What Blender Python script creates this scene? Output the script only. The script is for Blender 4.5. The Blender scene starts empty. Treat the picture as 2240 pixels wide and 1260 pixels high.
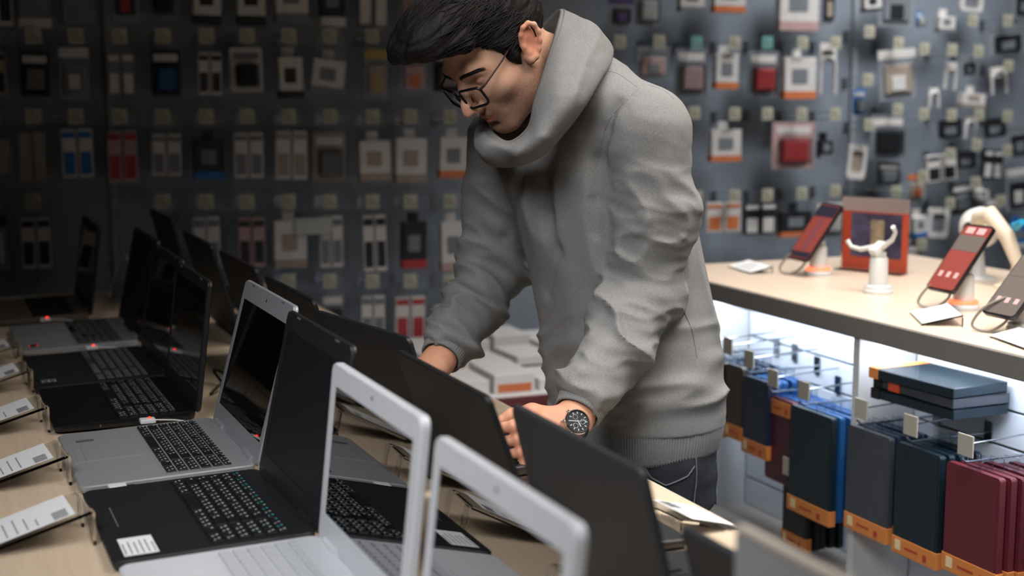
import bpy, bmesh, math, random
import numpy as np
from mathutils import Vector, Matrix, Euler
random.seed(7)
S = bpy.context.scene
COL = S.collection
R = math.radians

# ------------------------------------------------------------------ camera, world, lights, exposure
cam_data = bpy.data.cameras.new('camera')
cam_data.sensor_width = 36.0
cam_data.lens = 3085.0 / 2240.0 * 36.0
cam_data.clip_start = 0.05
cam_data.dof.use_dof = True
cam_data.dof.focus_distance = 2.42
cam_data.dof.aperture_fstop = 2.8
cam = bpy.data.objects.new('camera', cam_data)
cam.location = (0, 0, 1.50)
cam.rotation_euler = (R(90 - 7.93), 0, R(-22.9))
COL.objects.link(cam)
S.camera = cam

world = bpy.data.worlds.new('world')
S.world = world
world.use_nodes = True
world.node_tree.nodes['Background'].inputs[0].default_value = (0.55, 0.62, 0.72, 1)
world.node_tree.nodes['Background'].inputs[1].default_value = 0.02

def area(name, loc, size, power, rot=(0, 0, 0), col=(1, 1, 1), spread=180):
    l = bpy.data.lights.new(name, 'AREA')
    l.shape = 'RECTANGLE'
    l.size, l.size_y = size
    l.energy = power
    l.color = col
    l.spread = R(spread)
    o = bpy.data.objects.new(name, l)
    o.location = loc
    o.rotation_euler = rot
    COL.objects.link(o)
    return o

# ceiling panels, narrow and kept to the right to imitate a dark leftward fade
area('ceiling_light_counter', (2.15, 2.2, 2.95), (1.0, 2.2), 40, col=(1.0, 0.95, 0.90), spread=96)
area('ceiling_light_aisle', (1.45, 1.35, 2.95), (1.0, 1.0), 13, rot=(R(16), R(-4), 0), col=(1.0, 0.95, 0.90), spread=90)
fill = area('front_fill_light', (-0.5, 0.6, 2.7), (1.0, 0.8), 9.0, col=(0.96, 0.97, 1.0), spread=66)  # added fill without a fixture, brightens white bezels and the man's front
fill.rotation_euler = (Vector((0.85, 1.9, 0.9)) - fill.location).to_track_quat('-Z', 'Y').to_euler()
area('ceiling_light_wall', (3.7, 3.9, 2.95), (1.2, 0.6), 26, rot=(R(12), R(4), 0), col=(0.92, 0.96, 1.0), spread=90)

S.view_settings.view_transform = 'Standard'
S.view_settings.look = 'None'
S.view_settings.exposure = 0.0
S.view_settings.gamma = 1.0
S.view_settings.use_curve_mapping = False

# ------------------------------------------------------------------ materials
def lin(c):
    if isinstance(c, str):
        c = tuple(int(c[i:i + 2], 16) / 255 for i in (0, 2, 4))
    return tuple((x / 12.92 if x <= 0.04045 else ((x + 0.055) / 1.055) ** 2.4) for x in c)

MATS = {}
def M(name, col='808080', rough=0.5, metal=0.0, noise=0.0, nscale=30.0, bump=0.0, bscale=300.0, trans=0.0, ior=1.45, emit=0.0, coat=0.0, stretch=None, alpha=1.0, spec=0.5, attr=None):
    if name in MATS:
        return MATS[name]
    m = bpy.data.materials.new(name)
    m.use_nodes = True
    nt = m.node_tree
    b = nt.nodes['Principled BSDF']
    c = lin(col)
    b.inputs['Base Color'].default_value = (*c, 1)
    b.inputs['Roughness'].default_value = rough
    b.inputs['Metallic'].default_value = metal
    b.inputs['IOR'].default_value = ior
    b.inputs['Transmission Weight'].default_value = trans
    b.inputs['Coat Weight'].default_value = coat
    b.inputs['Coat Roughness'].default_value = 0.08
    b.inputs['Specular IOR Level'].default_value = spec
    b.inputs['Alpha'].default_value = alpha
    if emit:
        b.inputs['Emission Color'].default_value = (*c, 1)
        b.inputs['Emission Strength'].default_value = emit
    if noise or bump:
        tc = nt.nodes.new('ShaderNodeTexCoord')
        src = tc.outputs['Object']
        if stretch:
            mp = nt.nodes.new('ShaderNodeMapping')
            mp.inputs['Scale'].default_value = stretch
            nt.links.new(src, mp.inputs['Vector'])
            src = mp.outputs['Vector']
    if noise:
        n = nt.nodes.new('ShaderNodeTexNoise')
        n.inputs['Scale'].default_value = nscale
        n.inputs['Detail'].default_value = 5
        nt.links.new(src, n.inputs['Vector'])
        r = nt.nodes.new('ShaderNodeMapRange')
        r.inputs['From Min'].default_value = 0.3
        r.inputs['From Max'].default_value = 0.7
        r.inputs['To Min'].default_value = 1 - noise
        r.inputs['To Max'].default_value = 1 + noise
        nt.links.new(n.outputs['Fac'], r.inputs['Value'])
        mx = nt.nodes.new('ShaderNodeVectorMath')
        mx.operation = 'MULTIPLY'
        mx.inputs[0].default_value = c
        nt.links.new(r.outputs[0], mx.inputs[1])
        nt.links.new(mx.outputs[0], b.inputs['Base Color'])
        if attr:
            at = nt.nodes.new('ShaderNodeAttribute')
            at.attribute_name = attr
            m2 = nt.nodes.new('ShaderNodeVectorMath')
            m2.operation = 'MULTIPLY'
            nt.links.new(mx.outputs[0], m2.inputs[0])
            nt.links.new(at.outputs['Color'], m2.inputs[1])
            nt.links.new(m2.outputs[0], b.inputs['Base Color'])
    if bump:
        n2 = nt.nodes.new('ShaderNodeTexNoise')
        n2.inputs['Scale'].default_value = bscale
        n2.inputs['Detail'].default_value = 3
        nt.links.new(src, n2.inputs['Vector'])
        bp = nt.nodes.new('ShaderNodeBump')
        bp.inputs['Strength'].default_value = bump
        bp.inputs['Distance'].default_value = 0.002
        nt.links.new(n2.outputs['Fac'], bp.inputs['Height'])
        nt.links.new(bp.outputs[0], b.inputs['Normal'])
    MATS[name] = m
    return m

# ------------------------------------------------------------------ mesh helpers
class MB:
    """collects shapes into one mesh object; every shape may carry its own material slot"""
    def __init__(self):
        self.v = []; self.f = []; self.mi = []; self.sm = []; self.mats = []
    def slot(self, m):
        if m not in self.mats:
            self.mats.append(m)
        return self.mats.index(m)
    def add(self, vs, fs, m, smooth=False, xf=None):
        o = len(self.v)
        s = self.slot(m)
        if xf is not None:
            vs = [xf @ Vector(p) for p in vs]
        self.v += [tuple(p) for p in vs]
        for q in fs:
            self.f.append([i + o for i in q]); self.mi.append(s); self.sm.append(smooth)
        return self
    def box(self, a, b, m, bev=0.0, xf=None):
        x0, y0, z0 = a; x1, y1, z1 = b
        if bev <= 0:
            vs = [(x0, y0, z0), (x1, y0, z0), (x1, y1, z0), (x0, y1, z0), (x0, y0, z1), (x1, y0, z1), (x1, y1, z1), (x0, y1, z1)]
            fs = [(0, 3, 2, 1), (4, 5, 6, 7), (0, 1, 5, 4), (1, 2, 6, 5), (2, 3, 7, 6), (3, 0, 4, 7)]
            return self.add(vs, fs, m, xf=xf)
        bm = bmesh.new()
        bmesh.ops.create_cube(bm, size=1)
        for v in bm.verts:
            v.co = Vector(((x0 + x1) / 2 + v.co.x * (x1 - x0), (y0 + y1) / 2 + v.co.y * (y1 - y0), (z0 + z1) / 2 + v.co.z * (z1 - z0)))
        bmesh.ops.bevel(bm, geom=bm.edges[:], offset=bev, segments=2, affect='EDGES', profile=0.5)
        bm.verts.index_update()
        vs = [v.co.copy() for v in bm.verts]; fs = [[v.index for v in f.verts] for f in bm.faces]
        bm.free()
        return self.add(vs, fs, m, xf=xf)
    def loft(self, rings, m, smooth=True, caps=True, closed=True, xf=None):
        n = len(rings[0]); vs = [p for r in rings for p in r]; fs = []
        for i in range(len(rings) - 1):
            for j in range(n if closed else n - 1):
                k = (j + 1) % n
                fs.append((i * n + j, i * n + k, (i + 1) * n + k, (i + 1) * n + j))
        self.add(vs, fs, m, smooth, xf)
        if caps:
            self.add(rings[0], [tuple(reversed(range(n)))], m, False, xf)
            self.add(rings[-1], [tuple(range(n))], m, False, xf)
        return self
    def tube(self, pts, rad, m, n=8, caps=True, xf=None):
        pts = [Vector(p) for p in pts]
        rads = rad if isinstance(rad, (list, tuple)) else [rad] * len(pts)
        rings = []; ref = None
        for i, p in enumerate(pts):
            t = (pts[min(i + 1, len(pts) - 1)] - pts[max(i - 1, 0)])
            if t.length < 1e-9: t = Vector((0, 0, 1))
            t.normalize()
            if ref is None:
                ref = Vector((0, 0, 1)) if abs(t.z) < 0.9 else Vector((1, 0, 0))
            a = (ref - t * ref.dot(t))
            if a.length < 1e-6:
                a = t.orthogonal()
            a.normalize(); ref = a; b = t.cross(a)
            rings.append([p + (a * math.cos(2 * math.pi * j / n) + b * math.sin(2 * math.pi * j / n)) * rads[i] for j in range(n)])
        return self.loft(rings, m, True, caps, xf=xf)
    def lathe(self, prof, m, n=24, xf=None):
        rings = [[(r * math.cos(2 * math.pi * j / n), r * math.sin(2 * math.pi * j / n), z) for j in range(n)] for r, z in prof]
        return self.loft(rings, m, True, True, xf=xf)
    def prism(self, poly, t0, t1, m, axis='z', xf=None, bev=0.0):
        """extrude a 2-D outline (a,b) between t0 and t1 along an axis"""
        def P(a, b, t):
            return {'z': (a, b, t), 'x': (t, a, b), 'y': (a, t, b)}[axis]
        n = len(poly)
        vs = [P(a, b, t0) for a, b in poly] + [P(a, b, t1) for a, b in poly]
        fs = [tuple(reversed(range(n))), tuple(range(n, 2 * n))] + [(i, (i + 1) % n, n + (i + 1) % n, n + i) for i in range(n)]
        if axis == 'y':
            fs = [tuple(reversed(f)) for f in fs]
        return self.add(vs, fs, m, xf=xf)
    def build(self, name, parent=None, loc=None, rot=None):
        me = bpy.data.meshes.new(name)
        me.from_pydata(self.v, [], self.f)
        for m in self.mats:
            me.materials.append(m)
        me.polygons.foreach_set('material_index', self.mi)
        me.polygons.foreach_set('use_smooth', self.sm)
        me.update()
        return link(name, me, parent, loc, rot)

def link(name, me, parent=None, loc=None, rot=None):
    o = bpy.data.objects.new(name, me)
    COL.objects.link(o)
    if parent is not None:
        o.parent = parent
    if loc is not None: o.location = loc
    if rot is not None: o.rotation_euler = rot
    return o

def rrect(w, h, r, n=5, cx=0, cy=0):
    """outline of a rounded rectangle, counter-clockwise"""
    out = []
    for (sx, sy, a0) in ((1, 1, 0), (-1, 1, 90), (-1, -1, 180), (1, -1, 270)):
        for i in range(n + 1):
            a = R(a0 + 90 * i / n)
            out.append((cx + sx * (w / 2 - r) + r * math.cos(a), cy + sy * (h / 2 - r) + r * math.sin(a)))
    return out

def tag(o, label=None, cat=None, group=None, kind=None):
    if label: o['label'] = label
    if cat: o['category'] = cat
    if group: o['group'] = group
    if kind: o['kind'] = kind
    return o

def empty(name, loc=(0, 0, 0), rot=(0, 0, 0), label=None, cat=None, group=None):
    o = bpy.data.objects.new(name, None)
    o.empty_display_size = 0.05
    o.location = loc; o.rotation_euler = rot
    COL.objects.link(o)
    return tag(o, label, cat, group)

WOOD = M('beech_laminate', 'c9b49b', 0.42, noise=0.07, nscale=6, stretch=(14, 1.2, 14), bump=0.05, bscale=40)
EDGE = M('grey_edge_band', '6f6b66', 0.5)
WHITE = M('white_plastic', 'd4d6d8', 0.4)
PAPER = M('white_paper', 'd8d9da', 0.7)
INK = M('black_ink', '26282c', 0.7)
BLACK = M('black_plastic', '111214', 0.45, noise=0.1, nscale=400)
CLEAR = M('clear_acrylic', 'f4f6f6', 0.05, trans=1.0, ior=1.14)
CHROME = M('chrome', 'c8c8c8', 0.18, metal=1.0)
# ------------------------------------------------------------------ the room
FLOORM = M('grey_floor', '77756f', 0.45, noise=0.05, nscale=5)
WALLM = M('blue_grey_wall', '7c828a', 0.4, noise=0.05, nscale=3)
CEILM = M('pale_ceiling', '9a9a98', 0.8, noise=0.02)
tag(MB().box((-3.0, -1.5, -0.1), (6.0, 4.8, 0.0), FLOORM).build('floor'), kind='structure')
wall = tag(MB().box((-3.0, 4.8, 0.0), (6.0, 4.9, 3.1), WALLM).build('wall_back'), kind='structure')
tag(MB().box((-3.0, -1.5, 3.1), (6.0, 4.9, 3.2), CEILM).build('ceiling'), kind='structure')
tag(MB().box((6.0, -1.5, 0.0), (6.1, 4.9, 3.1), WALLM).build('wall_right'), kind='structure')
tag(MB().box((-3.1, -1.5, 0.0), (-3.0, 4.9, 3.1), WALLM).build('wall_left'), kind='structure')
# wall uprights between the pegboard panels
UPR = M('panel_upright', '8d9196', 0.4)
for i, x in enumerate((0.60, 3.53)):
    tag(MB().box((x - 0.012, 4.786, 0.0), (x + 0.012, 4.8, 3.1), UPR).build('trim_%d' % (i + 1)), kind='structure')

# ------------------------------------------------------------------ laptop table
TZ = 0.88
t = empty('display_table', (0.52, 2.5, 0), label='long beech display table carrying two rows of open laptops', cat='table')
def tbl(name, mb): return mb.build(name, t, loc=(-0.52, -2.5, 0))
tbl('tabletop', MB().box((-0.06, 0.35, TZ - 0.035), (1.065, 4.52, TZ), WOOD, 0.003))
tbl('edge_band', MB().box((1.0655, 0.35, TZ - 0.034), (1.0675, 4.52, TZ - 0.002), M('wood_edge', 'c4b6a6', 0.5)))
CAB = M('grey_cabinet', 'a9aaab', 0.5, noise=0.03)
tbl('side_panel', MB().box((0.98, 0.45, 0.1), (1.0, 4.45, TZ - 0.036), CAB))
tbl('side_panel', MB().box((0.0, 0.45, 0.1), (0.02, 4.45, TZ - 0.036), CAB))
tbl('end_panel', MB().box((0.021, 4.40, 0.1), (0.979, 4.42, TZ - 0.036), CAB))
tbl('end_panel', MB().box((0.021, 0.47, 0.1), (0.979, 0.49, TZ - 0.036), CAB))
tbl('plinth', MB().box((0.04, 0.5, 0.0), (0.94, 4.38, 0.1), BLACK))

# ------------------------------------------------------------------ laptops
SILV = M('silver_plastic', '9b9da0', 0.38, metal=0.35, noise=0.03, nscale=500)
SILVD = M('grey_plastic', '6c6e72', 0.4, metal=0.3)
DARK = M('dark_grey_plastic', '1f2022', 0.42, noise=0.12, nscale=500, bump=0.05, bscale=900)
DARKG = M('glossy_black_plastic', '121315', 0.22, noise=0.1, nscale=60)
LIDB = M('matte_black_lid', '191a1c', 0.45, noise=0.06, nscale=90)
LIDG = M('charcoal_lid', '2a2c2f', 0.55, noise=0.05, nscale=90)
LIDBR = M('brown_black_lid', '1d1a19', 0.5, noise=0.05, nscale=90)
WPL = M('laptop_white', 'c4c6ca', 0.3, noise=0.02)
BRN = M('bronze_plastic', '6d6258', 0.4, metal=0.3)
KEYB = M('black_key', '121315', 0.5)
KEYG = M('grey_key', '3a3c40', 0.5)
KEYW = M('white_key', 'b4b6ba', 0.45)
LEG = M('key_legend', 'b9c8bd', 0.6)
LEGC = M('key_legend_cyan', '39b3b5', 0.6)
def screen_mat(name, refl, rough=0.03):
    return M(name, refl, rough, metal=1.0)
SCR_MIR = screen_mat('mirror_screen', '9a9a9a', 0.015)
SCR_GL = screen_mat('glossy_screen', '626262', 0.03)
SCR_MT = M('matte_screen', '16181b', 0.4)
LEDR = M('red_led', 'ff3010', 0.4, emit=3.0)
USBB = M('usb_blue', '1f5fb0', 0.5)
BRASS = M('gold_contact', '8d8674', 0.3, metal=1.0)

_keymesh = {}
def key_mesh(w, d, kmat, legs, variant):
    k = (round(w, 4), round(d, 4), kmat.name, legs.name if legs else '', variant)
    if k in _keymesh:
        return _keymesh[k]
    h = 0.0022
    b = 0.0009
    vs = [(-d / 2, -w / 2, 0), (d / 2, -w / 2, 0), (d / 2, w / 2, 0), (-d / 2, w / 2, 0),
          (-d / 2 + b, -w / 2 + b, h), (d / 2 - b, -w / 2 + b, h), (d / 2 - b, w / 2 - b, h), (-d / 2 + b, w / 2 - b, h)]
    mb = MB().add(vs, [(4, 5, 6, 7), (0, 1, 5, 4), (1, 2, 6, 5), (2, 3, 7, 6), (3, 0, 4, 7)], kmat)
    if legs:
        z = h + 0.0001
        def q(x0, y0, x1, y1):
            mb.add([(x0, y0, z), (x1, y0, z), (x1, y1, z), (x0, y1, z)], [(0, 1, 2, 3)], legs)
        rnd = random.Random(variant)
        y = w / 2 - 0.0035
        q(0.001, y - 0.0026, 0.0045, y)                       # letter, upper left of the key
        if variant % 3 != 2:
            q(-0.005, y - 0.0075, -0.002, y - 0.005)           # second letter, lower right
        if variant % 3 == 0:
            q(0.0015, y - 0.0055, 0.0040, y - 0.0045)
    me = bpy.data.meshes.new('key')
    me.from_pydata(mb.v, [], mb.f)
    for m in mb.mats: me.materials.append(m)
    me.polygons.foreach_set('material_index', mb.mi)
    me.update()
    _keymesh[k] = me
    return me

ROWS = [  # key widths in units, hinge side first; 0.3 marks the gap before the number pad
    [1] * 14 + [1] + [-0.25] + [0.95] * 4,
    [1] * 13 + [2] + [-0.25] + [0.95] * 4,
    [1.5] + [1] * 12 + [1.5] + [-0.25] + [0.95] * 4,
    [1.75] + [1] * 11 + [2.25] + [-0.25] + [0.95] * 4,
    [2.25] + [1] * 10 + [2.75] + [-0.25] + [0.95] * 4,
    [1.2, 1, 1.2, 1.2, 5.4, 1.2, 1, 0.9, 0.95, 0.95] + [-0.25] + [1.9, 0.95, 0.95],
]
def keyboard(base, d, w, zt, kmat, legs, x0, kw, pitch, single, fnlegs=None, slope=0.0):
    """rows of keys on the deck: x0 = hinge-side edge of the block, kw = width of the block"""
    unit = kw / 19.05
    joined = MB()
    for r, row in enumerate(ROWS):
        kd = pitch * (0.62 if r == 0 else 0.86)
        cx = x0 - (pitch * 0.36 if r == 0 else pitch * (r + 0.22))
        y = kw / 2
        for i, u in enumerate(row):
            if u < 0:
                y += u * unit; continue
            yw = u * unit
            lg = legs
            if fnlegs and (r == 0 and i % 2 == 0):
                lg = fnlegs
            if u > 4: lg = None
            me = key_mesh(yw - 0.0022, kd, kmat, lg, (i * 7 + r * 3) % 5)
            z = zt + 0.0004 + slope * cx
            if single:
                link('key', me, base, loc=(cx, y - yw / 2, z))
            else:
                joined.box((cx - kd / 2, y - yw + 0.0011, z), (cx + kd / 2, y - 0.0011, z + 0.002), kmat)
            y -= yw
    if not single:
        tag(joined.build('keyboard_keys', base), kind='stuff')

def laptop(name, label, hx, y0, y1, d, lid_len, tilt, base_m, lid_m, bez_m, scr_m, key_m, legs=None, flip=False, yaw=0.0,
           tb=0.024, tf=0.016, bez=0.016, bez_top=0.022, bez_bot=0.028, single=True, keys=True, group=None, rad=0.014, pad_m=None, fn=None,
           deck_m=None, lid_t=0.007, kx=-0.035, pitch=0.0185, kwf=0.9):
    w = y1 - y0; lid_len += 0.007; bez_bot += 0.007
    root = empty(name, (hx, (y0 + y1) / 2, TZ), (0, 0, yaw + (math.pi if flip else 0)), label, 'laptop', group)
    # base: front edge at x=-d, hinge at x=0
    def ring(ins, fz):
        return [(x - d / 2, y, fz(x - d / 2)) for x, y in rrect(d - 2 * ins, w - 2 * ins, rad)]
    topz = lambda x: tb + (tf - tb) * (-x / d)
    mb = MB()
    mb.loft([ring(0.010, lambda x: 0.0015), ring(0.002, lambda x: 0.005 + 0.002 * (1 + x / d)), ring(0.0, lambda x: topz(x) * 0.62), ring(0.0, lambda x: topz(x) - 0.002), ring(0.0022, lambda x: topz(x))], base_m, smooth=False)
    base = mb.build('base', root)
    sl = (tb - tf) / d
    zt = tb
    def deckz(x): return zt + sl * x
    # feet
    for sx in (-0.2, -0.85):
        for sy in (-0.4, 0.4):
            MB().box((d * sx - 0.008, w * sy - 0.008, 0), (d * sx + 0.008, w * sy + 0.008, 0.003), BLACK).build('rubber_foot', base)
    kw = w * kwf
    kdep = pitch * 5.75
    # keyboard bed
    x0 = kx
    bedm = deck_m or key_m
    vs = [(x0 + 0.002, -kw / 2 - 0.002, deckz(x0) + 0.0003), (x0 - kdep - 0.002, -kw / 2 - 0.002, deckz(x0 - kdep) + 0.0003),
          (x0 - kdep - 0.002, kw / 2 + 0.002, deckz(x0 - kdep) + 0.0003), (x0 + 0.002, kw / 2 + 0.002, deckz(x0) + 0.0003)]
    MB().add(vs, [(0, 3, 2, 1)], bedm).build('keyboard_bed', base)
    if keys:
        keyboard(base, d, w, zt + 0.0004, key_m, legs, x0, kw, pitch, single, fn, sl)
    # touchpad with its button bar
    px1 = x0 - kdep - 0.012; px0 = -d + 0.014
    yc = w * 0.07
    pw = 0.105
    pm = pad_m or base_m
    def pq(xa, xb, ya, yb, m, nm, h=0.0006):
        vs = [(xa, ya, deckz(xa) + h), (xb, ya, deckz(xb) + h), (xb, yb, deckz(xb) + h), (xa, yb, deckz(xa) + h),
              (xa, ya, deckz(xa) - 0.001), (xb, ya, deckz(xb) - 0.001), (xb, yb, deckz(xb) - 0.001), (xa, yb, deckz(xa) - 0.001)]
        return MB().add(vs, [(0, 1, 2, 3), (0, 4, 5, 1), (1, 5, 6, 2), (2, 6, 7, 3), (3, 7, 4, 0)], m).build(nm, base)
    pq(px0 + 0.014, px1, yc - pw / 2, yc + pw / 2, pm, 'touchpad')
    pq(px0, px0 + 0.012, yc - pw / 2, yc + pw / 2, pm, 'touchpad_button')
    # hinge barrel
    for sy in (-0.32, 0.32):
        MB().tube([(0.001, w * sy - 0.03, zt), (0.001, w * sy + 0.03, zt)], 0.006, base_m, 10).build('hinge', base)
    # lid, built upright: x=0 is the hinge plane, front (screen) looks to -x
    lid_w = w - 0.002
    L = lid_len
    mb = MB()
    def lr(ins, x): return [(x, y, z) for y, z in rrect(lid_w - 2 * ins, L - 2 * ins, 0.013, cy=L / 2)]
    mb.loft([lr(0.0012, -0.0008), lr(0.0, 0.0008), lr(0.0, lid_t - 0.002), lr(0.0022, lid_t)], lid_m, smooth=False)
    lid = mb.build('lid', root, loc=(0.0015, 0, zt - 0.006), rot=(0, tilt, 0))
    # bezel ring
    o = rrect(lid_w - 0.003, L - 0.003, 0.012, cy=L / 2)
    n = len(o)
    sw = lid_w - 2 * bez; sh = L - bez_top - bez_bot
    inn = rrect(sw, sh, 0.0015, cy=bez_bot + sh / 2)
    mb = MB()
    xf_, xb_, xs_ = -0.0022, -0.0008, -0.0012
    ring_o = [(xf_, y, z) for y, z in o]; ring_i = [(xf_, y, z) for y, z in inn]; ring_ob = [(xb_, y, z) for y, z in o]; ring_ib = [(xs_, y, z) for y, z in inn]
    vs = ring_ob + ring_o + ring_i + ring_ib
    fs = []
    for k in range(3):
        for j in range(n):
            j2 = (j + 1) % n
            fs.append((k * n + j, (k + 1) * n + j, (k + 1) * n + j2, k * n + j2))
    mb.add(vs, fs, bez_m)
    mb.build('bezel', lid)
    MB().add([(xs_ - 0.0002, y, z) for y, z in inn], [tuple(reversed(range(n)))], scr_m).build('screen', lid)
    MB().tube([(xf_ - 0.0004, 0, L - bez_top * 0.5), (xf_ + 0.0005, 0, L - bez_top * 0.5)], 0.0028, BLACK, 12).build('webcam', lid)
    for sy in (-0.30, 0.30):
        if bez_top > 0.018:
            MB().box((xf_ - 0.0008, lid_w * sy - 0.009, L - 0.006), (xf_ + 0.0002, lid_w * sy + 0.009, L - 0.003), SILVD if base_m is not WPL else WPL).build('rubber_pad', lid)
    root['_w'] = w; root['_d'] = d; root['_tb'] = tb; root['_sl'] = sl
    return root, base, lid, deckz

def port(base, d, w, deckz, x, ln, m, side=-1, h=0.005, name='port'):
    z = deckz(x) * 0.58
    y = side * (w / 2)
    MB().box((x - ln / 2, y - 0.0008, z - h / 2), (x + ln / 2, y + 0.0008, z + h / 2), m).build(name, base)

def sticker(base, deckz, xc, yc, sx, sy, m, marks=0, mm=None, name='sticker'):
    mb = MB()
    def q(xa, xb, ya, yb, h, mt):
        mb.add([(xa, ya, deckz(xa) + h), (xb, ya, deckz(xb) + h), (xb, yb, deckz(xb) + h), (xa, yb, deckz(xa) + h)], [(0, 1, 2, 3)], mt)
    q(xc - sx / 2, xc + sx / 2, yc - sy / 2, yc + sy / 2, 0.0007, m)
    rnd = random.Random(3)
    for i in range(marks):
        u = xc - sx * 0.42 + sx * 0.84 * i / max(1, marks - 1)
        a = yc - sy * 0.42; bb = yc + sy * (0.1 + 0.3 * rnd.random())
        q(u - sx * 0.015, u + sx * 0.015, a, bb, 0.0009, mm or INK)
    return mb.build(name, base)

G1 = 'laptops in the row whose screens face the camera side'
lap = {}
lap[0] = laptop('laptop', 'bronze laptop with thin black lid at the far table end beside the grey post', 0.415, 3.93, 4.33, 0.265, 0.235, R(8), BRN, LIDB, LIDB, SCR_GL, KEYB, single=False, group=G1)
lap[1] = laptop('laptop', 'silver laptop with black keys and dark screen, second from the far end of its row', 0.478, 3.45, 3.84, 0.275, 0.245, R(12), SILV, LIDB, LIDB, SCR_GL, KEYB, legs=LEG, single=True, group=G1, deck_m=SILV)
lap[2] = laptop('laptop', 'black laptop with lighter grey keys, behind the glossy black one', 0.47, 3.0, 3.38, 0.268, 0.245, R(9), DARK, LIDB, LIDB, SCR_GL, KEYG, legs=LEG, group=G1, deck_m=DARK)
lap[3] = laptop('laptop', 'glossy all-black laptop directly behind the silver one with raised hinge', 0.465, 2.63, 2.99, 0.258, 0.245, R(7), DARKG, LIDB, LIDB, SCR_GL, KEYB, legs=LEG, group=G1, deck_m=DARKG)
lap[4] = laptop('laptop', 'large silver laptop with silver screen frame and black island keys', 0.482, 2.2, 2.565, 0.275, 0.262, R(15), SILV, SILV, SILV, SCR_GL, KEYB, legs=LEG, bez=0.017, bez_top=0.034, bez_bot=0.03, group=G1, deck_m=SILV)
lap[5] = laptop('laptop', 'black laptop with white sticker on its palm rest, in front of the silver one', 0.48, 1.82, 2.18, 0.272, 0.258, R(12), DARK, DARK, DARK, SCR_MT, KEYB, legs=LEG, bez=0.017, bez_top=0.03, group=G1, deck_m=KEYB, fn=LEGC)
lap[6] = laptop('laptop', 'white laptop with mirror-like screen, next to the black one with the sticker', 0.478, 1.447, 1.81, 0.265, 0.238, R(6), WPL, WPL, WPL, SCR_MIR, KEYW, bez=0.021, bez_top=0.030, bez_bot=0.034, single=True, group=G1, deck_m=WPL, lid_t=0.011)
lap[7] = laptop('laptop', 'white laptop nearest the camera with mirror-like screen and rounded white frame', 0.478, 1.045, 1.402, 0.265, 0.230, R(6), WPL, WPL, WPL, SCR_MIR, KEYW, bez=0.021, bez_top=0.030, bez_bot=0.034, single=True, group=G1, deck_m=WPL, lid_t=0.011)

# ports, stickers and marks on the near row
r, b, l, dz = lap[4]
for x in (-0.225, -0.200): port(b, 0.275, 0.365, dz, x, 0.015, USBB if x < -0.21 else BLACK)
MB().box((-0.17, -0.1831, dz(-0.1) * 0.36), (-0.03, -0.1824, dz(-0.1) * 0.82), M('drive_front', '8f9194', 0.4)).build('disc_drive', b)
port(b, 0.275, 0.365, dz, -0.015, 0.007, BLACK, h=0.004)
sticker(b, dz, -0.235, 0.115, 0.03, 0.014, SILVD, 0)
r, b, l, dz = lap[5]
sticker(b, dz, -0.232, -0.125, 0.045, 0.078, PAPER, 6)
sticker(b, dz, -0.265 + 0.02, 0.02, 0.002, 0.1, SILVD, 0, name='touchpad_line')
for x in (-0.12, -0.03): port(b, 0.272, 0.36, dz, x, 0.012, SILVD, h=0.003)
r, b, l, dz = lap[1]
sticker(b, dz, -0.24, -0.135, 0.022, 0.030, INK, 2, LEDR)
r, b, l, dz = lap[3]
for x, ln in ((-0.195, 0.03), (-0.105, 0.016), (-0.08, 0.016), (-0.058, 0.014), (-0.03, 0.008)): port(b, 0.258, 0.36, dz, x, ln, BLACK if ln != 0.014 else INK)
for x in (-0.176, -0.093, -0.068): port(b, 0.258, 0.36, dz, x, 0.003, BRASS)
r, b, l, dz = lap[2]
sticker(b, dz, -0.235, -0.13, 0.03, 0.035, M('faded_sticker', '54555a', 0.6), 3, PAPER)

G2 = 'laptops in the row seen from behind'
def back_laptop(label, hx, y0, y1, tilt, lm, L=0.24, yaw=0.0, d=0.25, bm=None):
    return laptop('laptop', label, hx, y0, y1, d, L, tilt, bm or DARK, lm, LIDB, SCR_GL, KEYB, flip=True, yaw=yaw, single=False, group=G2)
bl = {}
bl[5] = back_laptop('small charcoal laptop with low tilted lid, beside the plain grey board', 0.745, 0.86, 1.20, R(16), LIDG, L=0.172, d=0.2)
bl[4] = back_laptop('large charcoal laptop lid seen from behind, in front of the watch', 0.725, 1.230, 1.575, R(14), LIDG, L=0.221)
bl[3] = back_laptop('black laptop lid seen from behind, the one just before the visible fingers', 0.735, 1.617, 1.985, R(20), LIDB, L=0.228, d=0.215)
bl[2] = back_laptop('black laptop seen from behind that the man is bending over', 0.718, 2.012, 2.345, R(16), LIDB, yaw=R(10), L=0.235)
bl[1] = back_laptop('black laptop lid seen from behind, directly past the silver screen frame', 0.72, 2.46, 2.84, R(16), LIDB, L=0.232)
bl[0] = back_laptop('brownish black laptop lid seen from behind with a small pale mark', 0.72, 2.92, 3.30, R(16), LIDBR, L=0.238)
bl[-1] = back_laptop('black laptop lid seen from behind, third from the far table end', 0.72, 3.40, 3.78, R(16), LIDB, L=0.24)
bl[-2] = back_laptop('black laptop lid seen from behind, standing at the far table end', 0.72, 4.0, 4.38, R(14), LIDB, L=0.25)
MB().box((0.0068, 0.05, 0.12), (0.0074, 0.075, 0.127), M('lid_mark', '8a847c', 0.4)).build('lid_mark', bl[0][2])

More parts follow.
